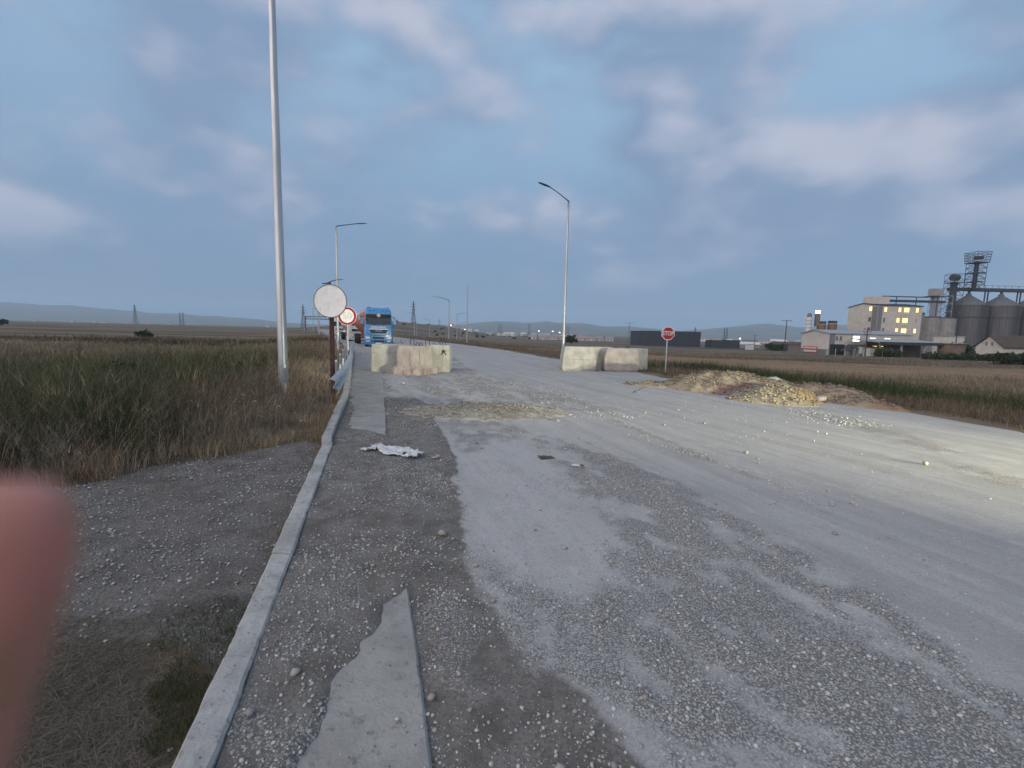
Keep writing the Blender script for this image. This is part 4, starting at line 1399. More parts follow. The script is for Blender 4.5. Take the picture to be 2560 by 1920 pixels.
o8 = lambda r: [(r * math.cos(R(22.5 + 45 * k)), r * math.sin(R(22.5 + 45 * k))) for k in range(8)]
child(MB().prism(o8(0.305), 'y', -0.004, 0.004).build('sign_plate', M['signwhite'], t), zc)
child(MB().prism(o8(0.278), 'y', -0.009, -0.002).build('red_field', M['signred'], t), zc)
child(text('lettering', 'STOP', 0.27, M['signwhite'], t, (0, -0.011, -0.004), sx=0.78, bold=0.001), zc)

# ------------------------------------------------------------------ guardrail
def wbeam(path, zs, twist):
    """W-profile swept along path; twist in radians per point"""
    prof = [(-0.155, 0.0), (-0.14, 0.03), (-0.10, 0.075), (-0.055, 0.075), (-0.015, 0.01), (0.015, 0.01), (0.055, 0.075), (0.10, 0.075), (0.14, 0.03), (0.155, 0.0)]
    rings = []
    for i, (p, z, tw) in enumerate(zip(path, zs, twist)):
        a, b = path[max(i - 1, 0)], path[min(i + 1, len(path) - 1)]
        d = Vector((b[0] - a[0], b[1] - a[1], 0)).normalized()
        nrm = Vector((d.y, -d.x, 0))
        c, s = math.cos(tw), math.sin(tw)
        pts = []
        for th in (0, -0.005):
            for v, o_ in (prof if th == 0 else prof[::-1]):
                q = Vector((p[0], p[1], z)) + nrm * ((o_ + th) * c - v * s) + Vector((0, 0, 1)) * (v * c + (o_ + th) * s)
                pts.append(tuple(q))
        rings.append(pts)
    return MB().loft(rings)


t = thing('guardrail', 'bent galvanised guardrail along the left kerb', 'guardrail', (0, 0, 0))
pth, zs, tw = [], [], []
for y in np.arange(8.0, 31.0, 0.4):
    pth.append((float(CURB_L(y)) + 0.03 + 0.06 * ss(8, 12, y) - 0.04 * (vn(y, 0.0, 0.6, 3)), y))
    zs.append(0.55 + 0.05 * float(ss(8, 14, y)) + 0.02 * float(vn(y, 0, 0.5, 8)))
    tw.append(0.34 * (1 - float(ss(8, 15, y))) - 0.05)
rail = wbeam(pth, zs, tw).build('rail_beam', M['galv'], t, smooth=True)
for y in [11.9, 14.9, 17.9, 20.9, 23.9, 26.9, 29.9]:
    MB().box((float(CURB_L(y)) - 0.20, y, 0.28), (0.06, 0.12, 1.0), 0.35).build('rail_post', M['galv'], t)
for y in np.arange(9.6, 16, 2.0):
    x = float(CURB_L(y)) - 0.02
    MB().cyl((x + 0.02, y, zs[0] + 0.02), (x + 0.07, y, zs[0] + 0.02), 0.02, 0.02, 8).build('bolt', M['darkmetal'], rail)
t = thing('guardrail', 'long pale guardrail far along the left side of the road', 'guardrail', (0, 0, 0))
pth, zs, tw = [], [], []
for y in np.arange(50, 260, 6.0):
    pth.append((float(CURB_L(y)) - 0.3, y))
    zs.append(0.6)
    tw.append(0.0)
wbeam(pth, zs, tw).build('rail_beam', M['galv'], t)
for y in np.arange(50, 250, 12.0):
    MB().box((float(CURB_L(y)) - 0.45, y, 0.2), (0.08, 0.14, 1.0)).build('rail_post', M['galv'], t)

# ------------------------------------------------------------------ gantry over the far road
t = thing('sign_gantry', 'dark steel gantry spanning the far road behind the signs', 'gantry', (-95, 226, 0))
mb = MB()
for z in (5.7, 6.9):
    mb.box((2, 0, z), (17, 0.35, 0.32))
mb.build('crossbeam', M['darkmetal'], t)
for k in range(10):
    MB().cyl((-6.2 + 1.8 * k, 0, 5.7), (-5.3 + 1.8 * k, 0, 6.9), 0.09, 0.09, 5).build('brace', M['darkmetal'], t)
for x in (-6.4, 10.3):
    MB().box((x, 0, 3.2), (0.35, 0.35, 7.4)).build('leg', M['darkmetal'], t)

# ------------------------------------------------------------------ trucks
FZ = [(0.2, 0.10), (0.36, 0.03), (0.5, 0.0), (1.2, 0.0), (1.95, 0.05), (2.65, 0.20), (2.95, 0.24), (3.15, 0.34), (3.35, 0.55), (3.52, 0.95)]
WZ = [(0.2, 1.18), (0.36, 1.23), (0.5, 1.25), (1.2, 1.25), (1.95, 1.23), (2.65, 1.15), (2.95, 1.13), (3.15, 1.11), (3.35, 1.06), (3.52, 0.98)]


def fz(z):
    return float(np.interp(z, [p[0] for p in FZ], [p[1] for p in FZ]))


def wz(z):
    return float(np.interp(z, [p[0] for p in WZ], [p[1] for p in WZ]))


def front_y(x, z):
    """front surface of the cab, rounded towards the corners"""
    rc, q = 0.20, abs(x) - (wz(z) - 0.20)
    return fz(z) + (rc - math.sqrt(max(rc * rc - min(q, rc) ** 2, 0)) if q > 0 else 0)


def fpanel(pts, out, name, mat, parent, depth=0.08):
    dense = []
    for k in range(len(pts)):
        (xa, za), (xb, zb) = pts[k], pts[(k + 1) % len(pts)]
        m_ = max(1, int(math.hypot(xb - xa, zb - za) / 0.12))
        dense += [(xa + (xb - xa) * q / m_, za + (zb - za) * q / m_) for q in range(m_)]
    mb = MB()
    mb.loft([[(x, front_y(x, z) - out, z) for x, z in dense], [(x, front_y(x, z) + depth, z) for x, z in dense]])
    return mb.build(name, mat, parent)


def wheel(parent, x, y, r, w, dual=1.0):
    mb = MB()
    rings = []
    for dx_, rr in [(-0.5, 0.62), (-0.5, 0.90), (-0.40, 0.99), (-0.2, 1.0), (0, 1.0), (0.2, 1.0), (0.40, 0.99), (0.5, 0.90), (0.5, 0.62)]:
        rings.append([(x + dx_ * w, y + r * rr * math.cos(a), r + r * rr * math.sin(a)) for a in [2 * math.pi * k / 24 for k in range(24)]])
    o = mb.loft(rings).build('wheel', M['tyre'], parent, smooth=True)
    for k in (-0.28, 0.0, 0.28):
        m2 = MB()
        rg = [[(x + (k + d) * w, y + r * q * math.cos(a), r + r * q * math.sin(a)) for a in [2 * math.pi * j / 24 for j in range(24)]] for d, q in [(-0.025, 0.98), (-0.025, 1.012), (0.025, 1.012), (0.025, 0.98)]]
        m2.loft(rg, False).build('tread_groove', M['black'], o)
    MB().cyl((x - 0.42 * w, y, r), (x + 0.42 * w, y, r), r * 0.62, r * 0.62, 18).build('rim', M['galv'], o)
    return o


def cab(t, paint, lettering, brand, emblem=True, mirror=None):
    mirror = mirror or paint
    rings = []
    for z, f in FZ:
        w_ = wz(z)
        rc = 0.20
        pts = []
        for cxx, cyy, a0, r_ in [(-w_ + rc, f + rc, 180, rc), (w_ - rc, f + rc, 270, rc), (w_ - 0.08, 2.25 - 0.08, 0, 0.08), (-w_ + 0.08, 2.25 - 0.08, 90, 0.08)]:
            for k in range(6):
                a = R(a0 + 18 * k)
                pts.append((cxx + r_ * math.cos(a), cyy + r_ * math.sin(a), z))
        rings.append(pts)
    body = MB().loft(rings).build('cab_body', paint, t, smooth=True)
    mb = MB()
    for sx in (-1, 1):
        mb.loft([[(sx * 0.98, 0.62, 3.36), (sx * 0.62, 0.75, 3.36), (sx * 0.62, 1.2, 3.40), (sx * 1.0, 1.2, 3.40)], [(sx * 0.95, 0.80, 3.58), (sx * 0.66, 0.92, 3.58), (sx * 0.66, 1.2, 3.60), (sx * 0.96, 1.2, 3.60)]])
    mb.build('roof_fairing', paint, body)
    for x in (-0.72, -0.42, 0.42, 0.72):
        MB().cyl((x, fz(3.22) - 0.03, 3.22), (x, fz(3.22) + 0.06, 3.22), 0.05, 0.05, 10).build('roof_lamp', M['glass'], body)
    fpanel([(-1.08, 2.00), (1.08, 2.00), (1.02, 2.62), (-1.02, 2.62)], 0.012, 'windscreen', M['glass'], t)
    fpanel([(-1.10, 2.63), (1.10, 2.63), (1.07, 2.92), (-1.07, 2.92)], 0.10, 'sun_visor', M['black'], t, 0.05)
    if emblem:
        e = disc(MB(), 0.145, 0, 0.02, 24).build('emblem', M['signwhite'], t)
        e.location = (0.02, fz(2.8) - 0.115, 2.82)
        e2 = ring(MB(), 0.075, 0.10, -0.008, 0.0, 20).build('emblem_ring', M['darkmetal'], e)
        e3 = MB().prism([(-0.05, 0.03), (0, -0.06), (0.05, 0.03), (0, 0.0)], 'y', -0.008, 0.0).build('emblem_figure', M['darkmetal'], e)
    gr = fpanel([(-0.66, 1.24), (0.66, 1.24), (0.79, 1.56), (-0.79, 1.56)], 0.012, 'grille', M['black'], t)
    for k in range(4):
        z = 1.30 + 0.07 * k
        fpanel([(-0.67 - 0.02 * k, z), (0.67 + 0.02 * k, z), (0.67 + 0.02 * k, z + 0.018), (-0.67 - 0.02 * k, z + 0.018)], 0.022, 'grille_slat', M['darkmetal'], gr)
    fpanel([(-0.80, 1.57), (0.80, 1.57), (0.80, 1.635), (-0.80, 1.635)], 0.02, 'bonnet_strip', M['signwhite'], t)
    if lettering:
        text('lettering', lettering, 0.20, M['signwhite'], t, (0, fz(1.75) - 0.014, 1.765), ext=0.006, sx=0.92, bold=0.004)
    if brand:
        text('maker_lettering', brand, 0.20, M['galv'], gr, (0, fz(1.4) - 0.03, 1.43), ext=0.006, sx=1.25)
    fpanel([(-1.20, 1.17), (-0.80, 1.17), (-0.62, 1.02), (0.62, 1.02), (0.80, 1.17), (1.20, 1.17), (1.20, 1.205), (0.78, 1.205), (0.60, 1.06), (-0.60, 1.06), (-0.78, 1.205), (-1.20, 1.205)], 0.008, 'panel_gap', M['black'], t)
    fpanel([(-0.46, 0.72), (0.46, 0.72), (0.54, 0.90), (-0.54, 0.90)], 0.010, 'upper_intake', M['black'], t)
    fpanel([(-0.42, 0.42), (0.42, 0.42), (0.50, 0.60), (-0.50, 0.60)], 0.012, 'lower_intake', M['black'], t)
    for sx in (-1, 1):
        fpanel([(sx * 0.72, 0.74), (sx * 1.10, 0.72), (sx * 1.14, 0.94), (sx * 0.78, 0.90)], 0.012, 'headlamp', M['lens'], t)
        fpanel([(sx * 0.70, 0.50), (sx * 1.05, 0.49), (sx * 1.05, 0.58), (sx * 0.72, 0.58)], 0.012, 'fog_lamp', M['lens'], t)
        fpanel([(sx * 0.52, 0.44), (sx * 0.66, 0.44), (sx * 0.68, 0.60), (sx * 0.58, 0.60)], 0.010, 'bumper_vent', M['black'], t)
        mb = MB()
        mb.tube([(sx * 1.12, 0.35, 2.72), (sx * 1.36, 0.10, 2.70), (sx * 1.42, 0.08, 2.62)], 0.025, 6)
        mb.tube([(sx * 1.18, 0.30, 1.88), (sx * 1.34, 0.10, 1.93), (sx * 1.40, 0.08, 2.0)], 0.03, 6)
        mi = mb.build('mirror_arm', M['black'], t)
        MB().loft([[(sx * 1.27, 0.02, 2.0), (sx * 1.52, 0.02, 2.03), (sx * 1.54, 0.02, 2.60), (sx * 1.30, 0.02, 2.66)], [(sx * 1.27, 0.16, 2.0), (sx * 1.52, 0.16, 2.03), (sx * 1.54, 0.16, 2.60), (sx * 1.30, 0.16, 2.66)]]).build('mirror_housing', mirror, mi, bevel=0.03)
        wpr = MB().tube([(sx * 0.55, fz(1.98) - 0.03, 1.97), (sx * 0.1, fz(2.02) - 0.03, 2.03)], 0.014, 5)
        wpr.build('wiper', M['black'], t)
        wheel(t, sx * 1.02, 1.4, 0.52, 0.34)
    MB().box((0.0, fz(0.3) - 0.03, 0.33), (0.52, 0.03, 0.12)).build('number_plate', M['signwhite'], t)
    MB().box((0.85, 0.14, 2.52), (0.02, 0.02, 0.02)).build('sensor', M['black'], t)
    MB().box((-1.0, 0.02, 2.45), (0.16, 0.10, 0.20)).build('kerb_mirror', M['black'], t, bevel=0.03)
    MB().box((0, 3.6, 0.85), (0.9, 4.6, 0.26)).build('chassis', M['darkmetal'], t)
    for sx in (-1, 1):
        wheel(t, sx * 0.95, 4.9, 0.52, 0.55)
        MB().box((sx * 0.98, 3.1, 0.66), (0.5, 1.4, 0.6)).build('fuel_tank', M['galv'], t, bevel=0.08)


def tank_trailer(t, paint, rot, off, length=10.5):
    """bulk tank with hopper belly, child parts of t; off: kingpin position"""
    def tr(p):
        c, s = math.cos(rot), math.sin(rot)
        x, y, z = p
        return (off[0] + x * c - y * s, off[1] + x * s + y * c, z)
    rings = []
    for f, k, belly in [(0.0, 0.55, 1.7), (0.35, 0.92, 1.25), (1.2, 1.0, 1.0), (2.6, 1.0, 0.78), (4.0, 1.0, 1.15), (5.4, 1.0, 0.78), (6.8, 1.0, 1.15), (8.2, 1.0, 0.85), (9.6, 0.98, 1.2), (10.2, 0.9, 1.4), (10.5, 0.5, 1.8)]:
        zc_, r_ = 2.28, 1.22 * k
        pts = [(r_ * math.cos(R(a)), zc_ + r_ * math.sin(R(a))) for a in range(-10, 191, 20)]
        pts += [(-1.0 * k, zc_ - 0.55 * k), (-0.32 * k, belly), (0.32 * k, belly), (1.0 * k, zc_ - 0.55 * k)]
        rings.append([tr((x, 1.2 + f, z)) for x, z in pts])
    tk = MB().loft(rings).build('tank', paint, t, smooth=True)
    for y in (3.8, 6.6, 9.4):
        p0, p1 = tr((0, y, 3.45)), tr((0, y, 3.62))
        MB().cyl(p0, p1, 0.27, 0.25, 14).build('tank_hatch', M['galv'], tk)
    mb = MB()
    for x in (-0.45, 0.45):
        mb.tube([tr((x, 1.5, 3.6)), tr((x, 11.2, 3.6))], 0.02, 5)
    mb.build('roof_walkway_rail', M['galv'], tk)
    a, b = tr((-1.16, 3.6, 2.75)), tr((-1.20, 5.2, 2.75))
    MB().box(((a[0] + b[0]) / 2 - 0.05, (a[1] + b[1]) / 2, 2.75), (0.04, 1.6, 0.55), rot).build('side_panel', M['tankwhite'], tk)
    a = tr((0, 8.2, 0.95))
    MB().box(a, (1.0, 5.6, 0.22), rot).build('trailer_chassis', M['truckred'], t)
    for y in (7.2, 8.5, 9.8):
        for sx in (-1, 1):
            p = tr((sx * 1.03, y, 0))
            wheel(t, p[0], p[1], 0.53, 0.40)
    for sx in (-1, 1):
        p = tr((sx * 0.55, 6.35, 0.85))
        MB().box(p, (0.55, 0.08, 0.55), rot).build('mudguard', M['truckred'], t)
    for y in (1.9,):
        for sx in (-1, 1):
            p = tr((sx * 0.6, 5.4, 0.5))
            MB().box(p, (0.12, 0.12, 0.8), rot).build('landing_leg', M['darkmetal'], t)


tb = thing('tanker_truck', 'blue semi truck facing the camera behind the left concrete blocks', 'truck', (-12.05, 41.4, 0), 0.315)
cab(tb, M['truckblue'], 'INTERLOGISTIC', 'MAN')
tank_trailer(tb, M['tankorange'], 0.10, (0.0, 1.9))
tw_ = thing('tanker_truck', 'white semi truck second in the queue, behind the red-ringed sign', 'truck', (-19.3, 57.5, 0), 0.36)
cab(tw_, M['truckwhite'], '', 'MAN', False)
tank_trailer(tw_, M['tankwhite'], 0.07, (0.0, 1.9))
t3 = thing('tanker_truck', 'third pale truck in the queue, partly hidden by the lamp post', 'truck', (-35.6, 95, 0), 0.40)
cab(t3, M['truckwhite'], '', '', False)
tank_trailer(t3, M['tankwhite'], 0.03, (0.0, 1.9))

# ------------------------------------------------------------------ mill, silos, yards
B = {}
B['cream'] = pmat('render_cream', (0.54, 0.49, 0.42), (0.47, 0.425, 0.37), 0.6, 0.9, c3=(0.44, 0.40, 0.35), s3=0.25)
B['creamlow'] = pmat('render_pale', (0.53, 0.49, 0.42), (0.46, 0.43, 0.38), 0.5, 0.9)
B['plinth'] = pmat('plinth_grey', (0.16, 0.165, 0.17), None, 1, 0.9)
B['shade'] = pmat('recess_shade_grey', (0.20, 0.19, 0.20), None, 1, 0.9)  # flat grey that puts the shade of corner recesses into the colour
B['metalroof'] = pmat('metal_roof', (0.36, 0.37, 0.385), (0.30, 0.31, 0.325), 0.6, 0.55, metal=0.3)
B['darkroof'] = pmat('roof_edge_dark', (0.045, 0.045, 0.05), None, 1, 0.7)
B['navy'] = pmat('dark_cladding', (0.042, 0.047, 0.060), (0.036, 0.040, 0.052), 0.3, 0.6, stretch=(1, 1, 0.1))
B['tileroof'] = pmat('old_tile_roof', (0.095, 0.066, 0.052), (0.065, 0.047, 0.039), 0.9, 0.9)
B['silo'] = pmat('silo_steel', (0.135, 0.133, 0.135), (0.095, 0.094, 0.097), 0.35, 0.6, metal=0.35, stretch=(1, 1, 0.15))
B['siloroof'] = pmat('silo_roof_steel', (0.15, 0.155, 0.16), None, 0.5, 0.6, metal=0.35)
B['concsilo'] = pmat('silo_concrete', (0.30, 0.285, 0.27), (0.24, 0.23, 0.22), 0.4, 0.9)
B['frame'] = pmat('steel_frame_dark', (0.060, 0.062, 0.068), None, 1, 0.7)
B['darkwin'] = pmat('window_dark', (0.03, 0.032, 0.036), None, 1, 0.2, spec=0.6)
B['warm'] = emit('window_light_warm', (1.0, 0.62, 0.22), 1.15)
B['cool'] = emit('window_light_pale', (1.0, 0.95, 0.72), 1.5)
B['flood'] = emit('floodlight', (1.0, 0.97, 0.9), 3.5)
B['brick'] = pmat('brown_wall', (0.22, 0.16, 0.115), (0.16, 0.12, 0.09), 0.7, 0.9)
B['tank'] = pmat('tank_rust_brown', (0.24, 0.13, 0.07), (0.18, 0.10, 0.06), 1, 0.7)
B['white'] = pmat('white_wall', (0.60, 0.585, 0.56), (0.5, 0.49, 0.47), 0.4, 0.85)
B['rooftan'] = pmat('pale_tile_roof', (0.30, 0.235, 0.225), (0.25, 0.20, 0.195), 0.4, 0.85)
B['banner'] = pmat('banner_red', (0.50, 0.045, 0.06), None, 1, 0.6)


def window(parent, face, u, z, w_, h_, pos, mat, sill=False, frame='white'):
    """face '-y' : u = x, plane y=pos ; face '-x' : u = y, plane x=pos"""
    def bx(du, dz_, ww, hh, dep, out):
        if face == '-y':
            return MB().box((u + du, pos - out, z + dz_), (ww, dep, hh))
        return MB().box((pos - out, u + du, z + dz_), (dep, ww, hh))
    o = bx(0, 0, w_ + 0.3, h_ + 0.3, 0.12, 0.05).build('window', B['creamlow'] if frame == 'white' else B['darkroof'], parent)
    bx(0, 0, w_, h_, 0.06, 0.10).build('pane', mat, o)
    bx(0, 0, 0.09, h_, 0.05, 0.145).build('mullion', B['creamlow'], o)
    if sill:
        bx(0, -h_ / 2 - 0.6, w_ + 0.2, 0.75, 0.10, 0.07).build('apron_panel', B['white'], o)
    return o


def box_building(t, x0, x1, y0, y1, z0, z1, mat, roofmat=None, over=0.25, th=0.35):
    wl = MB().box(((x0 + x1) / 2, (y0 + y1) / 2, (z0 + z1) / 2), (x1 - x0, y1 - y0, z1 - z0)).build('wall', mat, t)
    if roofmat:
        MB().box(((x0 + x1) / 2, (y0 + y1) / 2, z1 + th / 2), (x1 - x0 + 2 * over, y1 - y0 + 2 * over, th)).build('roof', roofmat, t)
    return wl


def gable_building(t, x0, x1, y0, y1, z0, z1, zr, mat, roofmat, ridge='x', over=0.4, th=0.25):
    if ridge == 'x':
        ym = (y0 + y1) / 2
        MB().prism([(y0, z0), (y1, z0), (y1, z1), (ym, zr), (y0, z1)], 'x', x0, x1).build('wall', mat, t)
        mb = MB()
        sl = (zr - z1) / (ym - y0)
        mb.prism([(y0 - over, z1 - over * sl + 0.01), (ym, zr + 0.01), (ym, zr + th), (y0 - over, z1 - over * sl + th)], 'x', x0 - over, x1 + over)
        mb.prism([(y1 + over, z1 - over * sl + 0.01), (ym, zr + 0.012), (ym, zr + th), (y1 + over, z1 - over * sl + th)], 'x', x0 - over, x1 + over)
        return mb.build('roof', roofmat, t)
    xm = (x0 + x1) / 2
    MB().prism([(x0, z0), (x1, z0), (x1, z1), (xm, zr), (x0, z1)], 'y', y0, y1).build('wall', mat, t)
    mb = MB()
    sl = (zr - z1) / (xm - x0)
    mb.prism([(x0 - over, z1 - over * sl + 0.01), (xm, zr + 0.01), (xm, zr + th), (x0 - over, z1 - over * sl + th)], 'y', y0 - over, y1 + over)
    mb.prism([(x1 + over, z1 - over * sl + 0.01), (xm, zr + 0.012), (xm, zr + th), (x1 + over, z1 - over * sl + th)], 'y', y0 - over, y1 + over)
    return mb.build('roof', roofmat, t)


# main mill block
t = thing('mill_building', 'tall cream mill block with rows of warm lit windows', 'building', (0, 0, 0))
GZ = -4.3
gable_building(t, 144.6, 162.0, 185, 201.5, GZ, 15.7, 16.9, B['cream'], B['darkroof'], 'x', 0.3, 0.3)
MB().box((145.35, 184.93, 5.6), (1.7, 0.12, 19.6)).build('corner_shade_strip', B['shade'], t)  # flat dark panel, painted shade of the recess at the mill corner
MB().box((144.53, 186.6, 5.6), (0.12, 2.6, 19.6)).build('corner_shade_strip', B['shade'], t)  # same recess shade put in as colour on the side face
MB().box((149.5, 193, 18.0), (7.0, 5, 3.6)).build('roof_house', B['cream'], t)
for z, row in [(14.2, [(147.4, 0.9, 'cream'), (153.0, 0.9, 'warm'), (155.7, 1.9, 'warm'), (159.9, 0.9, 'warm')]),
               (10.1, [(147.2, 0.7, 'dark'), (152.7, 1.0, 'warm'), (155.5, 2.0, 'warm'), (159.9, 0.3, 'dark')]),
               (6.0, [(147.2, 0.7, 'dark'), (152.6, 1.0, 'warm'), (155.4, 2.0, 'warm'), (159.8, 0.8, 'cream')]),
               (2.6, [(152.4, 0.9, 'warm'), (155.2, 2.0, 'warm')])]:
    for u_, w_, k_ in row:
        window(t, '-y', u_, z, w_, 1.7, 185, {'warm': B['warm'], 'dark': B['darkwin'], 'cream': B['warm']}[k_], w_ > 1.5)
for z, k_ in [(14.6, 'warm'), (10.4, 'dark'), (6.3, 'dark')]:
    window(t, '-x', 188.9, z, 1.3, 1.7, 144.6, B['warm'] if k_ == 'warm' else B['darkwin'])

# low hall with gable and banner
t = thing('factory_hall', 'low cream hall with red banner and dark gate left of the mill', 'building', (0, 0, 0))
gable_building(t, 112.8, 142.0, 165.5, 181.0, -4.2, 4.0, 5.2, B['creamlow'], B['metalroof'], 'x', 0.5, 0.25)
MB().box((112.72, 173.2, -2.9), (0.12, 15.3, 2.4)).build('plinth', B['plinth'], t)
MB().box((114.0, 165.42, -0.1), (1.9, 0.10, 8.2)).build('corner_shade_strip', B['shade'], t)  # flat dark strip, shade at the hall corner put in as colour
MB().box((116.0, 165.38, -2.0), (5.2, 0.14, 4.4)).build('gate', B['darkwin'], t)
bn = MB().box((112.55, 175.0, -2.0), (0.12, 8.0, 2.3)).build('banner', B['banner'], t)
for z, h_ in [(-1.4, 0.55), (-2.55, 0.75)]:
    for k in range(9):
        MB().box((112.47, 171.6 + 0.83 * k, z + random.uniform(-0.04, 0.04)), (0.06, random.uniform(0.5, 0.72), h_)).build('lettering', B['white'], bn)
for u_, w_, h_, k_ in [(115.6, 0.7, 1.5, 'dark'), (117.0, 0.7, 1.5, 'dark'), (122.5, 2.3, 1.9, 'cool'), (128.4, 2.0, 0.9, 'cool'), (133.6, 2.0, 0.9, 'cool')]:
    window(t, '-y', u_, 2.3, w_, h_, 165.5, B['cool'] if k_ == 'cool' else B['darkwin'])

# canopy building in front
t = thing('loading_canopy', 'wide low loading canopy with pale metal roof before the mill', 'canopy', (0, 0, 0))
MB().prism([(150, 1.1), (163.5, 2.2), (163.5, 2.5), (150, 1.45)], 'x', 119.0, 141.5).build('roof', B['metalroof'], t)
MB().prism([(149.9, 0.55), (150.0, 0.55), (150.0, 1.5), (149.9, 1.5)], 'x', 119.0, 141.5).build('roof_edge', B['darkroof'], t)
MB().box((132, 160.5, -1.6), (19.0, 0.4, 6.0)).build('back_wall', B['brick'], t)
for x in (119.6, 126.5, 134.0, 141.0):
    MB().box((x, 150.6, -1.5), (0.45, 0.45, 5.8)).build('column', B['concsilo'], t)
o = MB().box((122.7, 157.0, -2.6), (7.5, 6, 3.6)).build('booth', B['creamlow'], t)
MB().box((121.5, 153.93, -0.4), (7.5, 0.15, 0.5)).build('booth_fascia', B['darkroof'], o)
for x in (125.4, 127.6):
    MB().box((x, 160.2, -0.4), (1.2, 0.16, 0.7)).build('lamp_panel', B['warm'], t)
t = thing('lean_to_roof', 'dark low lean-to shelter beside the hall gate', 'shelter', (0, 0, 0))
MB().prism([(115.5, -1.8), (118.0, 0.3), (124, 0.3), (124, 0.0), (118, 0.0), (115.5, -2.1)], 'y', 158, 163).build('roof', B['darkroof'], t)
for x in (116, 119.5, 123.6):
    MB().box((x, 158.3, -2.6), (0.25, 0.25, 5.0)).build('post', B['frame'], t)
for k, x in enumerate((118.3, 120.6)):
    q = thing('storage_bin', 'pale steel storage bin under the lean-to shelter', 'bin', (x, 157.0, float(terrain(x, 157))), 0, 'storage bins by the lean-to')
    MB().cyl((0, 0, 0.8), (0, 0, 3.0), 0.8, 0.8, 14).build('bin_body', B['metalroof'], q, smooth=True)
    MB().cyl((0, 0, 0.1), (0, 0, 0.8), 0.2, 0.8, 14).build('bin_cone', B['metalroof'], q)

# concrete cells right of the mill
for k, (x, y, r_, h_) in enumerate([(165.6, 193, 3.4, 13.3), (171.5, 192, 3.4, 11.8), (177.2, 191, 3.2, 11.6)]):
    t = thing('concrete_silo', ['tall concrete cell touching the right side of the mill block', 'concrete cell in the middle of the three beside the mill', 'concrete cell rightmost of the three beside the mill'][k], 'silo', (x, y, 0))
    MB().cyl((0, 0, -5), (0, 0, h_), r_, r_, 28).build('cell_wall', B['concsilo'], t, smooth=True)
    MB().cyl((0, 0, h_), (0, 0, h_ + 0.35), r_ + 0.2, r_ + 0.2, 28).build('top_slab', B['frame'], t)
    for q in range(8):
        a = R(180 + 22.5 * q)
        MB().box((math.cos(a) * (r_ + 0.06), math.sin(a) * (r_ + 0.06), (h_ - 5) / 2), (0.18, 0.18, h_ + 5), a).build('rib', B['concsilo'], t)


def lattice(mb, x, y, z0, z1, w0, w1, n, r_=0.11, diag=True):
    for a, b in ((-1, -1), (1, -1), (1, 1), (-1, 1)):
        mb.cyl((x + a * w0 / 2, y + b * w0 / 2, z0), (x + a * w1 / 2, y + b * w1 / 2, z1), r_ * 1.3, r_ * 1.1, 5, False)
    for k in range(n):
        f0, f1 = k / n, (k + 1) / n
        wa, wb = w0 + (w1 - w0) * f0, w0 + (w1 - w0) * f1
        za, zb = z0 + (z1 - z0) * f0, z0 + (z1 - z0) * f1
        cs = [(-1, -1), (1, -1), (1, 1), (-1, 1)]
        for q in range(4):
            c0, c1 = cs[q], cs[(q + 1) % 4]
            mb.cyl((x + c0[0] * wb / 2, y + c0[1] * wb / 2, zb), (x + c1[0] * wb / 2, y + c1[1] * wb / 2, zb), r_, r_, 4, False)
            if diag:
                mb.cyl((x + c0[0] * wa / 2, y + c0[1] * wa / 2, za), (x + c1[0] * wb / 2, y + c1[1] * wb / 2, zb), r_ * 0.8, r_ * 0.8, 4, False)
                if q % 2 == 0:
                    mb.cyl((x + c1[0] * wa / 2, y + c1[1] * wa / 2, za), (x + c0[0] * wb / 2, y + c0[1] * wb / 2, zb), r_ * 0.8, r_ * 0.8, 4, False)


# steel silos
for k in range(4):
    x = 209.6 + 15.0 * k
    t = thing('grain_silo', ['corrugated steel grain silo nearest the bucket elevator', 'second corrugated steel grain silo from the bucket elevator', 'third steel grain silo at the right picture edge', 'fourth steel grain silo beyond the right picture edge'][k], 'silo', (x, 216, 0))
    mb = MB()
    rings = []
    for q in range(25):
        z = -5 + 24.0 * q / 24
        rr = 7.0 + (0.05 if q % 2 else -0.03)
        rings.append([(rr * math.cos(a), rr * math.sin(a), z) for a in [2 * math.pi * j / 40 for j in range(40)]])
    mb.loft(rings).build('silo_wall', B['silo'], t, smooth=True)
    mb = MB()
    mb.loft([[(rr * math.cos(a), rr * math.sin(a), z) for a in [2 * math.pi * j / 40 for j in range(40)]] for rr, z in [(7.25, 18.9), (7.2, 19.1), (1.0, 23.6), (1.0, 24.4), (0.1, 24.5)]]).build('silo_roof', B['siloroof'], t, smooth=True)
    for q in range(22):
        a = R(170 + 180 * q / 21)
        MB().box((7.08 * math.cos(a), 7.08 * math.sin(a), 7), (0.16, 0.22, 23.6), a).build('stiffener', B['silo'], t)
    for z in (13.4,):
        MB().loft([[(rr * math.cos(a), rr * math.sin(a), zz_) for a in [2 * math.pi * j / 40 for j in range(40)]] for rr, zz_ in [(7.1, z), (7.3, z), (7.3, z + 0.25), (7.1, z + 0.25)]], False).build('wind_ring', B['frame'], t)
t = thing('conveyor_gallery', 'long dark conveyor gallery running above the silo roofs', 'conveyor', (0, 0, 0))
MB().box((231, 216, 26.3), (62, 1.8, 1.5)).build('gallery_body', B['frame'], t)
mb = MB()
for x in np.arange(201, 262, 3.0):
    mb.cyl((x, 215.1, 27.0), (x, 215.1, 28.2), 0.07, 0.07, 4)
mb.cyl((200, 215.1, 28.2), (262, 215.1, 28.2), 0.08, 0.08, 4)
mb.build('handrail', B['frame'], t)
for x in (203.5, 217.0, 218.4, 232, 233.4, 247):
    MB().cyl((x, 216, 19.4), (x, 216, 25.7), 0.3, 0.3, 6).build('support', B['frame'], t)
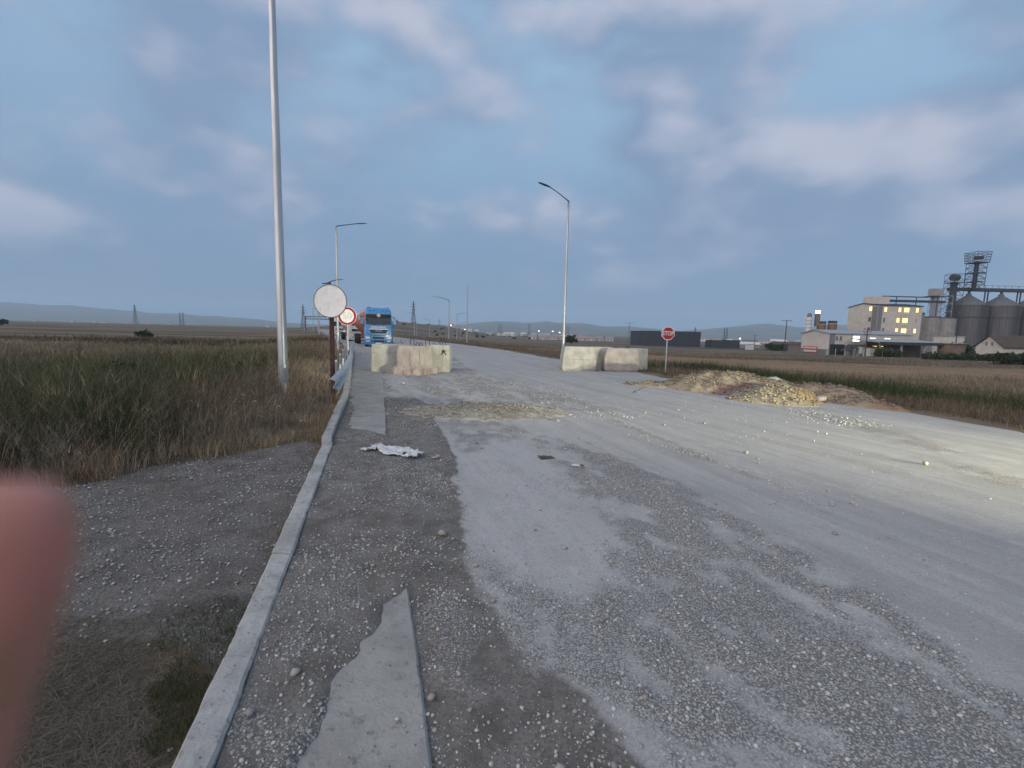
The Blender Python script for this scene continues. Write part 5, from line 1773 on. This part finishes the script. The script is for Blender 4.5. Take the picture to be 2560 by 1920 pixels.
for k in range(4):
    MB().cyl((209.6 + 15 * k, 216, 24.3), (209.6 + 15 * k, 216, 25.8), 0.5, 0.5, 8).build('spout', B['frame'], t)
t = thing('lattice_tower', 'tall steel lattice tower with head platform above the silos', 'tower', (209.5, 214, 0))
mb = MB()
lattice(mb, 0, 0, 26, 38.0, 4.6, 4.9, 5, 0.10)
mb.build('lattice_frame', B['frame'], t)
mb = MB()
lattice(mb, 0, 0, 38.0, 42.6, 5.6, 6.2, 4, 0.11, True)
mb.build('head_railing', B['frame'], t)
MB().box((0, 0, 38.0), (5.8, 5.8, 0.35)).build('head_platform', B['frame'], t)
MB().box((0.5, 0, 40.3), (2.6, 2.0, 1.4)).build('head_machine', B['frame'], t)
MB().box((0, 0, 32.0), (1.3, 1.0, 12)).build('elevator_leg', B['frame'], t)
for z in (29.5, 33.5):
    MB().box((0, 0, z), (4.7, 4.7, 0.25)).build('landing', B['frame'], t)
t = thing('bucket_elevator', 'dark bucket elevator shaft left of the steel silos', 'elevator', (198.5, 212, 0))
MB().box((0, 0, 12), (2.0, 1.6, 34)).build('shaft', B['frame'], t)
MB().cyl((-1.3, 0, 31.0), (1.3, 0, 31.0), 1.5, 1.5, 14).build('elevator_head', B['frame'], t)
MB().box((0, 0, 28.6), (5.2, 4, 0.3)).build('platform', B['frame'], t)
mb = MB()
lattice(mb, 0, 0, -5, 32.5, 4.8, 4.8, 12, 0.08)
mb.build('lattice_frame', B['frame'], t)
t = thing('elevator_tower', 'pale elevator tower between mill cells and steel silos', 'tower', (184.5, 205, 0))
MB().box((0, 0, 9), (2.2, 2.0, 28)).build('shaft', B['metalroof'], t)
MB().box((0, 0, 23.5), (4.4, 3, 3)).build('tower_head', B['concsilo'], t)
MB().box((0, 0, 21.6), (8, 4, 0.3)).build('platform', B['frame'], t)
mb = MB()
lattice(mb, 2.5, 0, -5, 22, 5.5, 5.5, 8, 0.07)
mb.build('lattice_frame', B['galv'] if 'galv' in B else M['galv'], t)
t = thing('conveyor_bridge', 'dark conveyor bridge above the mill roof towards the tower', 'conveyor', (0, 0, 0))
MB().box((172, 200, 19.0), (24, 1.6, 0.9)).build('bridge_body', B['frame'], t)
MB().box((167, 200, 20.8), (19, 1.2, 0.35)).build('bridge_rail', B['frame'], t)
for x in (163.5, 172, 181):
    MB().cyl((x, 200, 12), (x, 200, 20.6), 0.18, 0.18, 6).build('support', B['frame'], t)
t = thing('flour_tank', 'white ribbed tank with a floodlight behind the hall roof', 'tank', (124.5, 196, 0))
MB().cyl((0, 0, -4), (0, 0, 11.0), 1.1, 1.1, 16).build('tank_body', B['white'], t, smooth=True)
for z in (6.5, 8.0, 9.5):
    MB().cyl((0, 0, z), (0, 0, z + 0.2), 1.18, 1.18, 16).build('rib', B['concsilo'], t)
MB().cyl((0, 0, 11.0), (0, 0, 12.6), 1.0, 0.7, 12).build('filter_cap', B['brick'], t)
MB().box((3.0, -0.6, 13.2), (1.8, 0.3, 1.2)).build('floodlight', B['flood'], t)
MB().box((3.4, 0, 10.0), (1.5, 1.4, 5.5)).build('filter_box', B['brick'], t)
for k, x in enumerate((130.0, 134.5)):
    t = thing('rusty_tank', ['rusty brown roof tank nearer the white tank', 'rusty brown roof tank nearer the mill block'][k], 'tank', (x, 196, 0))
    MB().cyl((0, 0, -4), (0, 0, 8.2 + 0.3 * k), 1.7, 1.7, 16).build('tank_body', B['tank'], t, smooth=True)
    MB().box((0, 0, 8.9 + 0.3 * k), (2.6, 2.0, 1.0)).build('tank_hood', B['frame'], t)

# white outbuilding, house
t = thing('outbuilding', 'small white flat-roofed outbuilding below the steel silos', 'building', (0, 0, 0))
box_building(t, 161.5, 167.5, 172, 178, -4.4, 4.0, B['creamlow'], B['metalroof'], 0.2, 0.25)
for x in (163.0, 165.8):
    window(t, '-y', x, 1.0, 1.1, 1.6, 172, B['darkwin'])
t = thing('shed', 'dark open shed between white outbuilding and brown-roofed house', 'shed', (0, 0, 0))
box_building(t, 139.5, 143.0, 146, 152, -3.0, 1.4, B['brick'], B['metalroof'], 0.5, 0.25)
t = thing('house', 'cream gabled house with old brown tile roof at right edge', 'house', (0, 0, 0))
rf = gable_building(t, 141.5, 168.0, 133.5, 141.5, -3.6, 0.9, 4.0, B['cream'], B['tileroof'], 'x', 0.5, 0.28)
for y_, z_ in [(136.6, 1.7), (138.3, 1.7), (135.5, -1.6), (137.6, -1.6)]:
    window(t, '-x', y_, z_, 0.6, 1.1, 141.5, B['darkwin'])
for x in (148, 153.5):
    window(t, '-y', x, -0.6, 0.9, 1.0, 133.5, B['darkwin'])
MB().box((155, 139.2, 3.6), (0.8, 0.8, 2.2)).build('chimney', B['brick'], rf)

# dark sheds in the field
t = thing('warehouse', 'large flat-roofed dark grey warehouse behind the stop sign', 'warehouse', (0, 0, 0))
box_building(t, 83.8, 117.5, 290, 331, -5.6, 4.55, B['navy'], B['darkroof'], 0.1, 0.2)
for x in np.arange(85.5, 117, 2.0):
    MB().box((x, 289.96, -0.5), (0.12, 0.1, 10)).build('cladding_seam', B['darkroof'], t)
for y_ in np.arange(292.5, 331, 2.5):
    MB().box((83.76, y_, -0.5), (0.1, 0.12, 10)).build('cladding_seam', B['darkroof'], t)
t = thing('warehouse', 'small black shed right of the dark warehouse', 'shed', (0, 0, 0))
box_building(t, 120.6, 130.5, 280, 290, -6.0, -0.3, B['navy'], B['darkroof'], 0.1, 0.15)
MB().box((134.0, 285, -2.9), (6.9, 9.6, 6.2)).build('annexe', B['navy'], t)
t = thing('hut', 'small white hut in the field left of the utility pole', 'hut', (0, 0, 0))
box_building(t, 122.3, 125.2, 240, 243, float(terrain(123, 240)) - 0.2, float(terrain(123, 240)) + 2.9, B['white'], B['metalroof'], 0.15, 0.15)
t = thing('barn', 'long low tan barn left of the factory hall', 'barn', (0, 0, 0))
gable_building(t, 172, 215, 300, 310, -5.6, -1.9, -0.4, B['brick'], B['tileroof'], 'x', 0.5, 0.3)
t = thing('barn', 'long pale-roofed shed beyond the small white hut', 'barn', (0, 0, 0))
gable_building(t, 148, 166, 310, 318, -5.6, -2.6, -1.2, B['concsilo'], B['white'], 'x', 0.5, 0.3)

# villages
def house(label, x, y, w_, d_, h_, rh, wall, roof, rz, group):
    t_ = thing('house', label, 'house', (x, y, float(terrain(x, y)) - 0.3), rz, group)
    r_ = gable_building(t_, -w_ / 2, w_ / 2, -d_ / 2, d_ / 2, 0, h_, h_ + rh, wall, roof, 'x', 0.3, 0.2)
    MB().box((w_ * 0.25, d_ * 0.1, h_ + rh * 0.8), (0.7, 0.7, 1.6)).build('chimney', B['brick'], r_)
    for k in (-0.25, 0.25):
        MB().box((w_ * k, -d_ / 2 - 0.03, h_ * 0.55), (1.2, 0.1, 1.3)).build('window', B['darkwin'], t_)
    return t_


wl = [B['white'], B['creamlow'], B['concsilo']]
for k in range(9):
    house('house in the row with pale pinkish roofs beyond the field', 24 + 11.0 * k + random.uniform(-1.5, 1.5), 545 + random.uniform(-12, 12), random.uniform(8.5, 10.5), 9, 2.7, random.uniform(2.2, 2.8), wl[k % 2], B['rooftan'], random.uniform(-0.15, 0.15), 'row of houses beyond the field')
for k in range(34):
    y = random.uniform(850, 1300)
    x = y * random.uniform(-0.14, 0.15)
    house('tiny white house in the far village', x, y, random.uniform(9, 15), 9, random.uniform(3.5, 6), 2.5, wl[k % 2], [B['rooftan'], B['white'], B['metalroof']][k % 3], random.uniform(-0.6, 0.6), 'far village houses')
for k in range(16):
    y = random.uniform(620, 1000)
    x = y * random.uniform(0.30, 0.64)
    house('tiny pale house in the scattered hamlet behind the warehouse', x, y, random.uniform(9, 15), 9, random.uniform(3, 5), 2.5, wl[k % 2], [B['rooftan'], B['white'], B['metalroof']][k % 3], random.uniform(-0.6, 0.6), 'hamlet houses behind the warehouse')
for k in range(9):
    y = random.uniform(1500, 2600)
    x = -y * random.uniform(0.45, 1.1)
    house('tiny white house below the hills at far left', x, y, random.uniform(10, 16), 10, 5, 3, B['white'], B['rooftan'], random.uniform(-0.6, 0.6), 'far left houses')
# lit street lights in the villages
for k, (px, y, z) in enumerate([(-0.105, 640, 4.0), (0.085, 700, 4.5), (0.055, 760, 5.0), (0.10, 600, 3.0), (-0.135, 700, 10.0), (0.49, 520, 1.0)]):
    x = px * y
    t = thing('village_light', 'bright lamp point in the far village', 'lamp', (x, y, float(terrain(x, y))), 0, 'lamp points in the villages')
    zt = max(3.5, z - t.location.z)
    MB().cyl((0, 0, 0), (0, 0, zt), 0.12, 0.08, 6).build('mast', M['farpole'], t)
    MB().box((0, -0.2, zt), (1.2, 0.5, 0.8)).build('lamp', B['flood'], t)


# ------------------------------------------------------------------ pylons and poles
def pylon(label, x, y, h, double=False, group=None):
    t_ = thing('power_pylon', label, 'pylon', (x, y, float(terrain(x, y)) - 0.5), random.uniform(-0.3, 0.3), group)
    mb = MB()
    if double:
        for s_ in (-1, 1):
            lattice(mb, s_ * h * 0.10, 0, 0, h * 0.88, h * 0.10, h * 0.04, 6, 0.16)
    else:
        lattice(mb, 0, 0, 0, h * 0.62, h * 0.17, h * 0.06, 5, 0.20)
        lattice(mb, 0, 0, h * 0.62, h, h * 0.06, h * 0.02, 4, 0.18)
    mb.build('lattice_frame', B['frame'], t_)
    for f, l in ([(0.84, 0.40), (0.93, 0.30)] if double else [(0.66, 0.22), (0.77, 0.27), (0.88, 0.20)]):
        MB().box((0, 0, h * f), (h * l, 0.5, 0.45)).build('crossarm', B['frame'], t_)
    return t_


pylon('power pylon left of the shrub on the left horizon', -684, 838, 36)
pylon('double-legged pylon on the left horizon, right of the slim one', -845, 1180, 35, True)
pylon('power pylon between the near lamp post and the white sign', -331, 730, 38)
pylon('power pylon just right of the blue truck', -160, 742, 38)
pylon('smaller pylon on the brown slope left of the bare post', -222, 1390, 38)
pylon('double-legged pylon against the central hills', -43, 1500, 36, True)
pylon('slim pylon against the central hills, left of right lamp', 45, 1310, 36)
pylon('small double pylon just right of the right lamp post', 200, 1700, 36, True)
pylon('slim pylon right of the dark warehouse', 400, 1020, 30)
pylon('double pylon behind the small black shed', 440, 960, 30, True)


def utility_pole(label, x, y, h, arms):
    t_ = thing('utility_pole', label, 'utility pole', (x, y, float(terrain(x, y)) - 0.3))
    MB().cyl((0, 0, 0), (0, 0, h), 0.20, 0.14, 8).build('pole', B['frame'], t_, smooth=True)
    for z, l in arms:
        o_ = MB().box((0, 0, h - z), (l, 0.14, 0.16)).build('crossarm', B['frame'], t_)
        for k in (-0.46, 0, 0.46):
            MB().cyl((l * k, 0, h - z), (l * k, 0, h - z + 0.4), 0.09, 0.06, 6).build('insulator', B['frame'], o_)


utility_pole('tall utility pole with wide crossarm left of the factory hall', 100.5, 171, 12.6, [(0.3, 3.6)])
utility_pole('utility pole with crossarms in front of the factory hall', 114.5, 150, 9.2, [(0.2, 2.6), (1.0, 2.6), (1.8, 2.0)])
utility_pole('utility pole with crossarm behind the dark warehouse', 95, 380, 17.5, [(0.5, 8)])
utility_pole('utility pole beside the small black shed', 142, 272, 8.5, [(0.3, 2)])
utility_pole('slim concrete pole near the outbuilding', 140.6, 147, 8.0, [(0.2, 1.2)])
for k in range(9):
    x, y = 100.5 + 2.6 * k, 148.0 - 0.5 * k
    t = thing('fence_post', 'thin grey fence post along the mill yard', 'fence post', (x, y, float(terrain(x, y)) - 0.2), 0, 'mill yard fence posts')
    MB().box((0, 0, 1.1), (0.12, 0.12, 2.2)).build('post', M['farpole'], t)
    MB().box((0.1, 0, 2.25), (0.4, 0.1, 0.1)).build('post_arm', M['farpole'], t)

# ------------------------------------------------------------------ far hills
tt = np.linspace(-1.30, 1.30, 420)
dist = np.array([3400, 3700, 4100, 4600, 5000, 5300, 5600, 6000, 6400], float)
hp = np.interp(tt, [-1.3, -1.11, -1.0, -.93, -.85, -.7, -.55, -.5, -.42, -.35, -.27, -.2, -.1, -.04, .02, .07, .10, .14, .2, .25, .3, .36, .41, .48, .55, .62, .7, .8, 1.1, 1.3],
               [45, 43, 43, 40, 31, 27, 19, 12, 9, 9, 19, 15, 18, 27, 26, 30, 27, 31, 21, 24, 20, 15, 21, 30, 38, 33, 38, 40, 36, 38])
T, DD = np.meshgrid(tt, dist)
shape = np.interp(dist, [3400, 4100, 5300, 5600, 6400], [-0.10, 0.28, 1.0, 0.92, 0.2])
hgt = hp[None] / 1150 * 5300 * shape[:, None]
hgt = hgt * (0.86 + 0.28 * fb(T * 22, DD / 900, 1.0, 401, 4)) - 3
V = np.stack([T * DD, DD, hgt], -1).reshape(-1, 3)
idx = np.arange(T.size).reshape(T.shape)
F = np.stack([idx[:-1, :-1], idx[:-1, 1:], idx[1:, 1:], idx[1:, :-1]], -1).reshape(-1, 4)
hm = pmat('hill_scrub', (0.095, 0.10, 0.065), (0.16, 0.135, 0.095), 0.004, 0.95, c3=(0.05, 0.065, 0.04), s3=0.006)
tag(link('hills', fast_mesh('hills', V, F, None, True), hm), kind='structure')

# ------------------------------------------------------------------ litter
wh = pmat('plastic_white', (0.62, 0.63, 0.63), (0.5, 0.5, 0.51), 20, 0.5)


def crumple(name, label, cat, loc, rz, lx, ly, hgt_, mat, seed, n=26, tear=0.35):
    uu = np.linspace(-1, 1, n)
    vv = np.linspace(-1, 1, max(8, n // 2))
    U, Vv = np.meshgrid(uu, vv)
    wob = fb(U * 2 + seed, Vv * 2, 1.3, seed, 3) - 0.5
    x = U * lx * (1 + 0.3 * wob) + 0.10 * lx * (fb(U * 3, Vv * 3 + 9, 1.1, seed + 3, 3) - 0.5)
    y = Vv * ly * (0.55 + 0.9 * vn(U * 2.2 + seed, 0 * U, 1, seed + 8)) + 0.5 * ly * (vn(U * 1.7, 0 * U, 1, seed + 4) - 0.5)
    z = hgt_ * (np.abs(fb(U * 5, Vv * 3, 1.2, seed + 1, 4) - 0.5) * 2.2 + 0.10) + 0.004
    idx_ = np.arange(U.size).reshape(U.shape)
    Fx = np.stack([idx_[:-1, :-1], idx_[:-1, 1:], idx_[1:, 1:], idx_[1:, :-1]], -1).reshape(-1, 4)
    hole = fb(U * 4 + 3, Vv * 3, 1.0, seed + 6, 3).reshape(-1)
    Fx = Fx[hole[Fx].mean(1) > tear]
    o_ = link(name, fast_mesh(name, np.stack([x, y, z], -1).reshape(-1, 3), Fx, None, False), mat)
    o_.location = loc
    o_.rotation_euler = (0, 0, rz)
    md = o_.modifiers.new('thick', 'SOLIDIFY')
    md.thickness = 0.002
    return tag(o_, label, cat)


crumple('plastic_sheet', 'crumpled torn white plastic sheet on the dirt beside the gutter', 'plastic sheet', (-1.50, 5.75, float(road_z(-1.5, 5.75)) + 0.01), -0.5, 0.42, 0.13, 0.07, wh, 5)
o = crumple('paper_packet', 'flattened white and red packet lying on the road', 'litter', (0.82, 5.42, float(road_z(0.82, 5.42)) + 0.004), -0.4, 0.075, 0.035, 0.02, wh, 11, 12, 0.0)
MB().box((0.05, -0.012, 0.022), (0.045, 0.04, 0.006), 0.2).build('red_flap', M['signred'], o)
crumple('brown_rag', 'brown muddy rag pressed into the gravel', 'rag', (0.46, 5.78, float(road_z(0.46, 5.78)) + 0.004), 0.2, 0.09, 0.06, 0.03, pmat('mud_brown', (0.075, 0.058, 0.045), (0.11, 0.085, 0.062), 20, 0.95), 17, 16, 0.2)
crumple('torn_cup', 'torn tan paper cup near the plastic sheet', 'litter', (-0.93, 5.62, float(road_z(-0.93, 5.62)) + 0.004), 0.9, 0.045, 0.035, 0.06, pmat('cup_tan', (0.45, 0.35, 0.24), (0.5, 0.46, 0.38), 30, 0.7), 23, 10, 0.0)

# ------------------------------------------------------------------ hand of the photographer
skin, n_, b_ = newmat('skin')
tcn = n_.n('ShaderNodeTexCoord')
n_.l(n_.mix(n_.smooth(n_.noise(tcn.outputs['Object'], 75, 6, 0.7), 0.35, 0.65), (0.50, 0.195, 0.155), (0.31, 0.165, 0.10)), b_.inputs['Base Color'])
b_.inputs['Roughness'].default_value = 0.55
b_.inputs['Subsurface Weight'].default_value = 0.3
b_.inputs['Subsurface Radius'].default_value = (0.008, 0.003, 0.002)
b_.inputs['Subsurface Scale'].default_value = 0.5


def cw(a, b, c):
    """metres right, up and forward of the lens"""
    return tuple(Vector((0, 0, CAM_H)) + rt * a + up * b + fw * c)


J, E_, RAD = [], [], []


def chain(start, pts):
    last = start
    for p, r_ in pts:
        J.append(cw(*p))
        RAD.append(r_)
        k = len(J) - 1
        if last is not None:
            E_.append((last, k))
        last = k
    return last


chain(None, [((-0.118, -0.135, -0.01), 0.024)])                                     # 0 wrist-side palm
chain(0, [((-0.135, -0.19, -0.05), 0.026), ((-0.15, -0.27, -0.14), 0.032), ((-0.17, -0.36, -0.26), 0.040)])      # forearm
kn = chain(0, [((-0.098, -0.108, 0.030), 0.016)])                                   # index knuckle
chain(kn, [((-0.088, -0.085, 0.052), 0.0098), ((-0.0785, -0.053, 0.061), 0.0090), ((-0.0712, -0.029, 0.0625), 0.0088), ((-0.0682, -0.0185, 0.0622), 0.0084), ((-0.0672, -0.0130, 0.062), 0.0060)])
kn = chain(0, [((-0.118, -0.115, 0.034), 0.016)])
chain(kn, [((-0.128, -0.092, 0.062), 0.0098), ((-0.130, -0.095, 0.092), 0.0088), ((-0.122, -0.115, 0.100), 0.0080), ((-0.114, -0.126, 0.092), 0.0066)])
kn = chain(0, [((-0.136, -0.124, 0.030), 0.015)])
chain(kn, [((-0.150, -0.108, 0.056), 0.0092), ((-0.152, -0.114, 0.084), 0.0083), ((-0.143, -0.132, 0.090), 0.0076), ((-0.134, -0.140, 0.082), 0.0062)])
kn = chain(0, [((-0.150, -0.138, 0.020), 0.013)])
chain(kn, [((-0.167, -0.130, 0.042), 0.0080), ((-0.168, -0.138, 0.064), 0.0072), ((-0.160, -0.150, 0.068), 0.0066), ((-0.153, -0.157, 0.060), 0.0055)])
chain(0, [((-0.098, -0.138, -0.002), 0.014), ((-0.080, -0.128, 0.006), 0.0105), ((-0.066, -0.112, 0.010), 0.0095), ((-0.060, -0.099, 0.010), 0.0075)])
me = bpy.data.meshes.new('person')
me.from_pydata(J, E_, [])
ho = link('person', me, skin)
md = ho.modifiers.new('skin', 'SKIN')
md.use_smooth_shade = True
sl_ = me.skin_vertices[0].data
for k, r_ in enumerate(RAD):
    sl_[k].radius = (r_, r_ * (1.0 if r_ < 0.012 else 0.8))
    sl_[k].use_root = (k == 0)
md = ho.modifiers.new('sub', 'SUBSURF')
md.levels = md.render_levels = 2
tag(ho, 'out-of-focus pink fingertip of the photographer at the lower left edge', 'person')

# ------------------------------------------------------------------ haze
hz = MB().box((0, 0, 245), (20600, 20600, 520)).build('haze', None)
hv = bpy.data.materials.new('haze_air')
hv.use_nodes = True
hn = hv.node_tree
hn.nodes.clear()
ov = hn.nodes.new('ShaderNodeOutputMaterial')
pv_ = hn.nodes.new('ShaderNodeVolumePrincipled')
pv_.inputs['Color'].default_value = (0.62, 0.82, 1.0, 1)
pv_.inputs['Density'].default_value = 1.5e-4
pv_.inputs['Anisotropy'].default_value = 0.0
hn.links.new(pv_.outputs[0], ov.inputs['Volume'])
pv_.inputs['Density Attribute'].default_value = ''
pv_.inputs['Temperature Attribute'].default_value = ''
pv_.inputs['Color Attribute'].default_value = ''
try:
    hv.cycles.homogeneous_volume = True
except Exception:
    pass
hz.data.materials.append(hv)
tag(hz, 'pale blue evening haze over the whole plain', 'haze', kind='stuff')
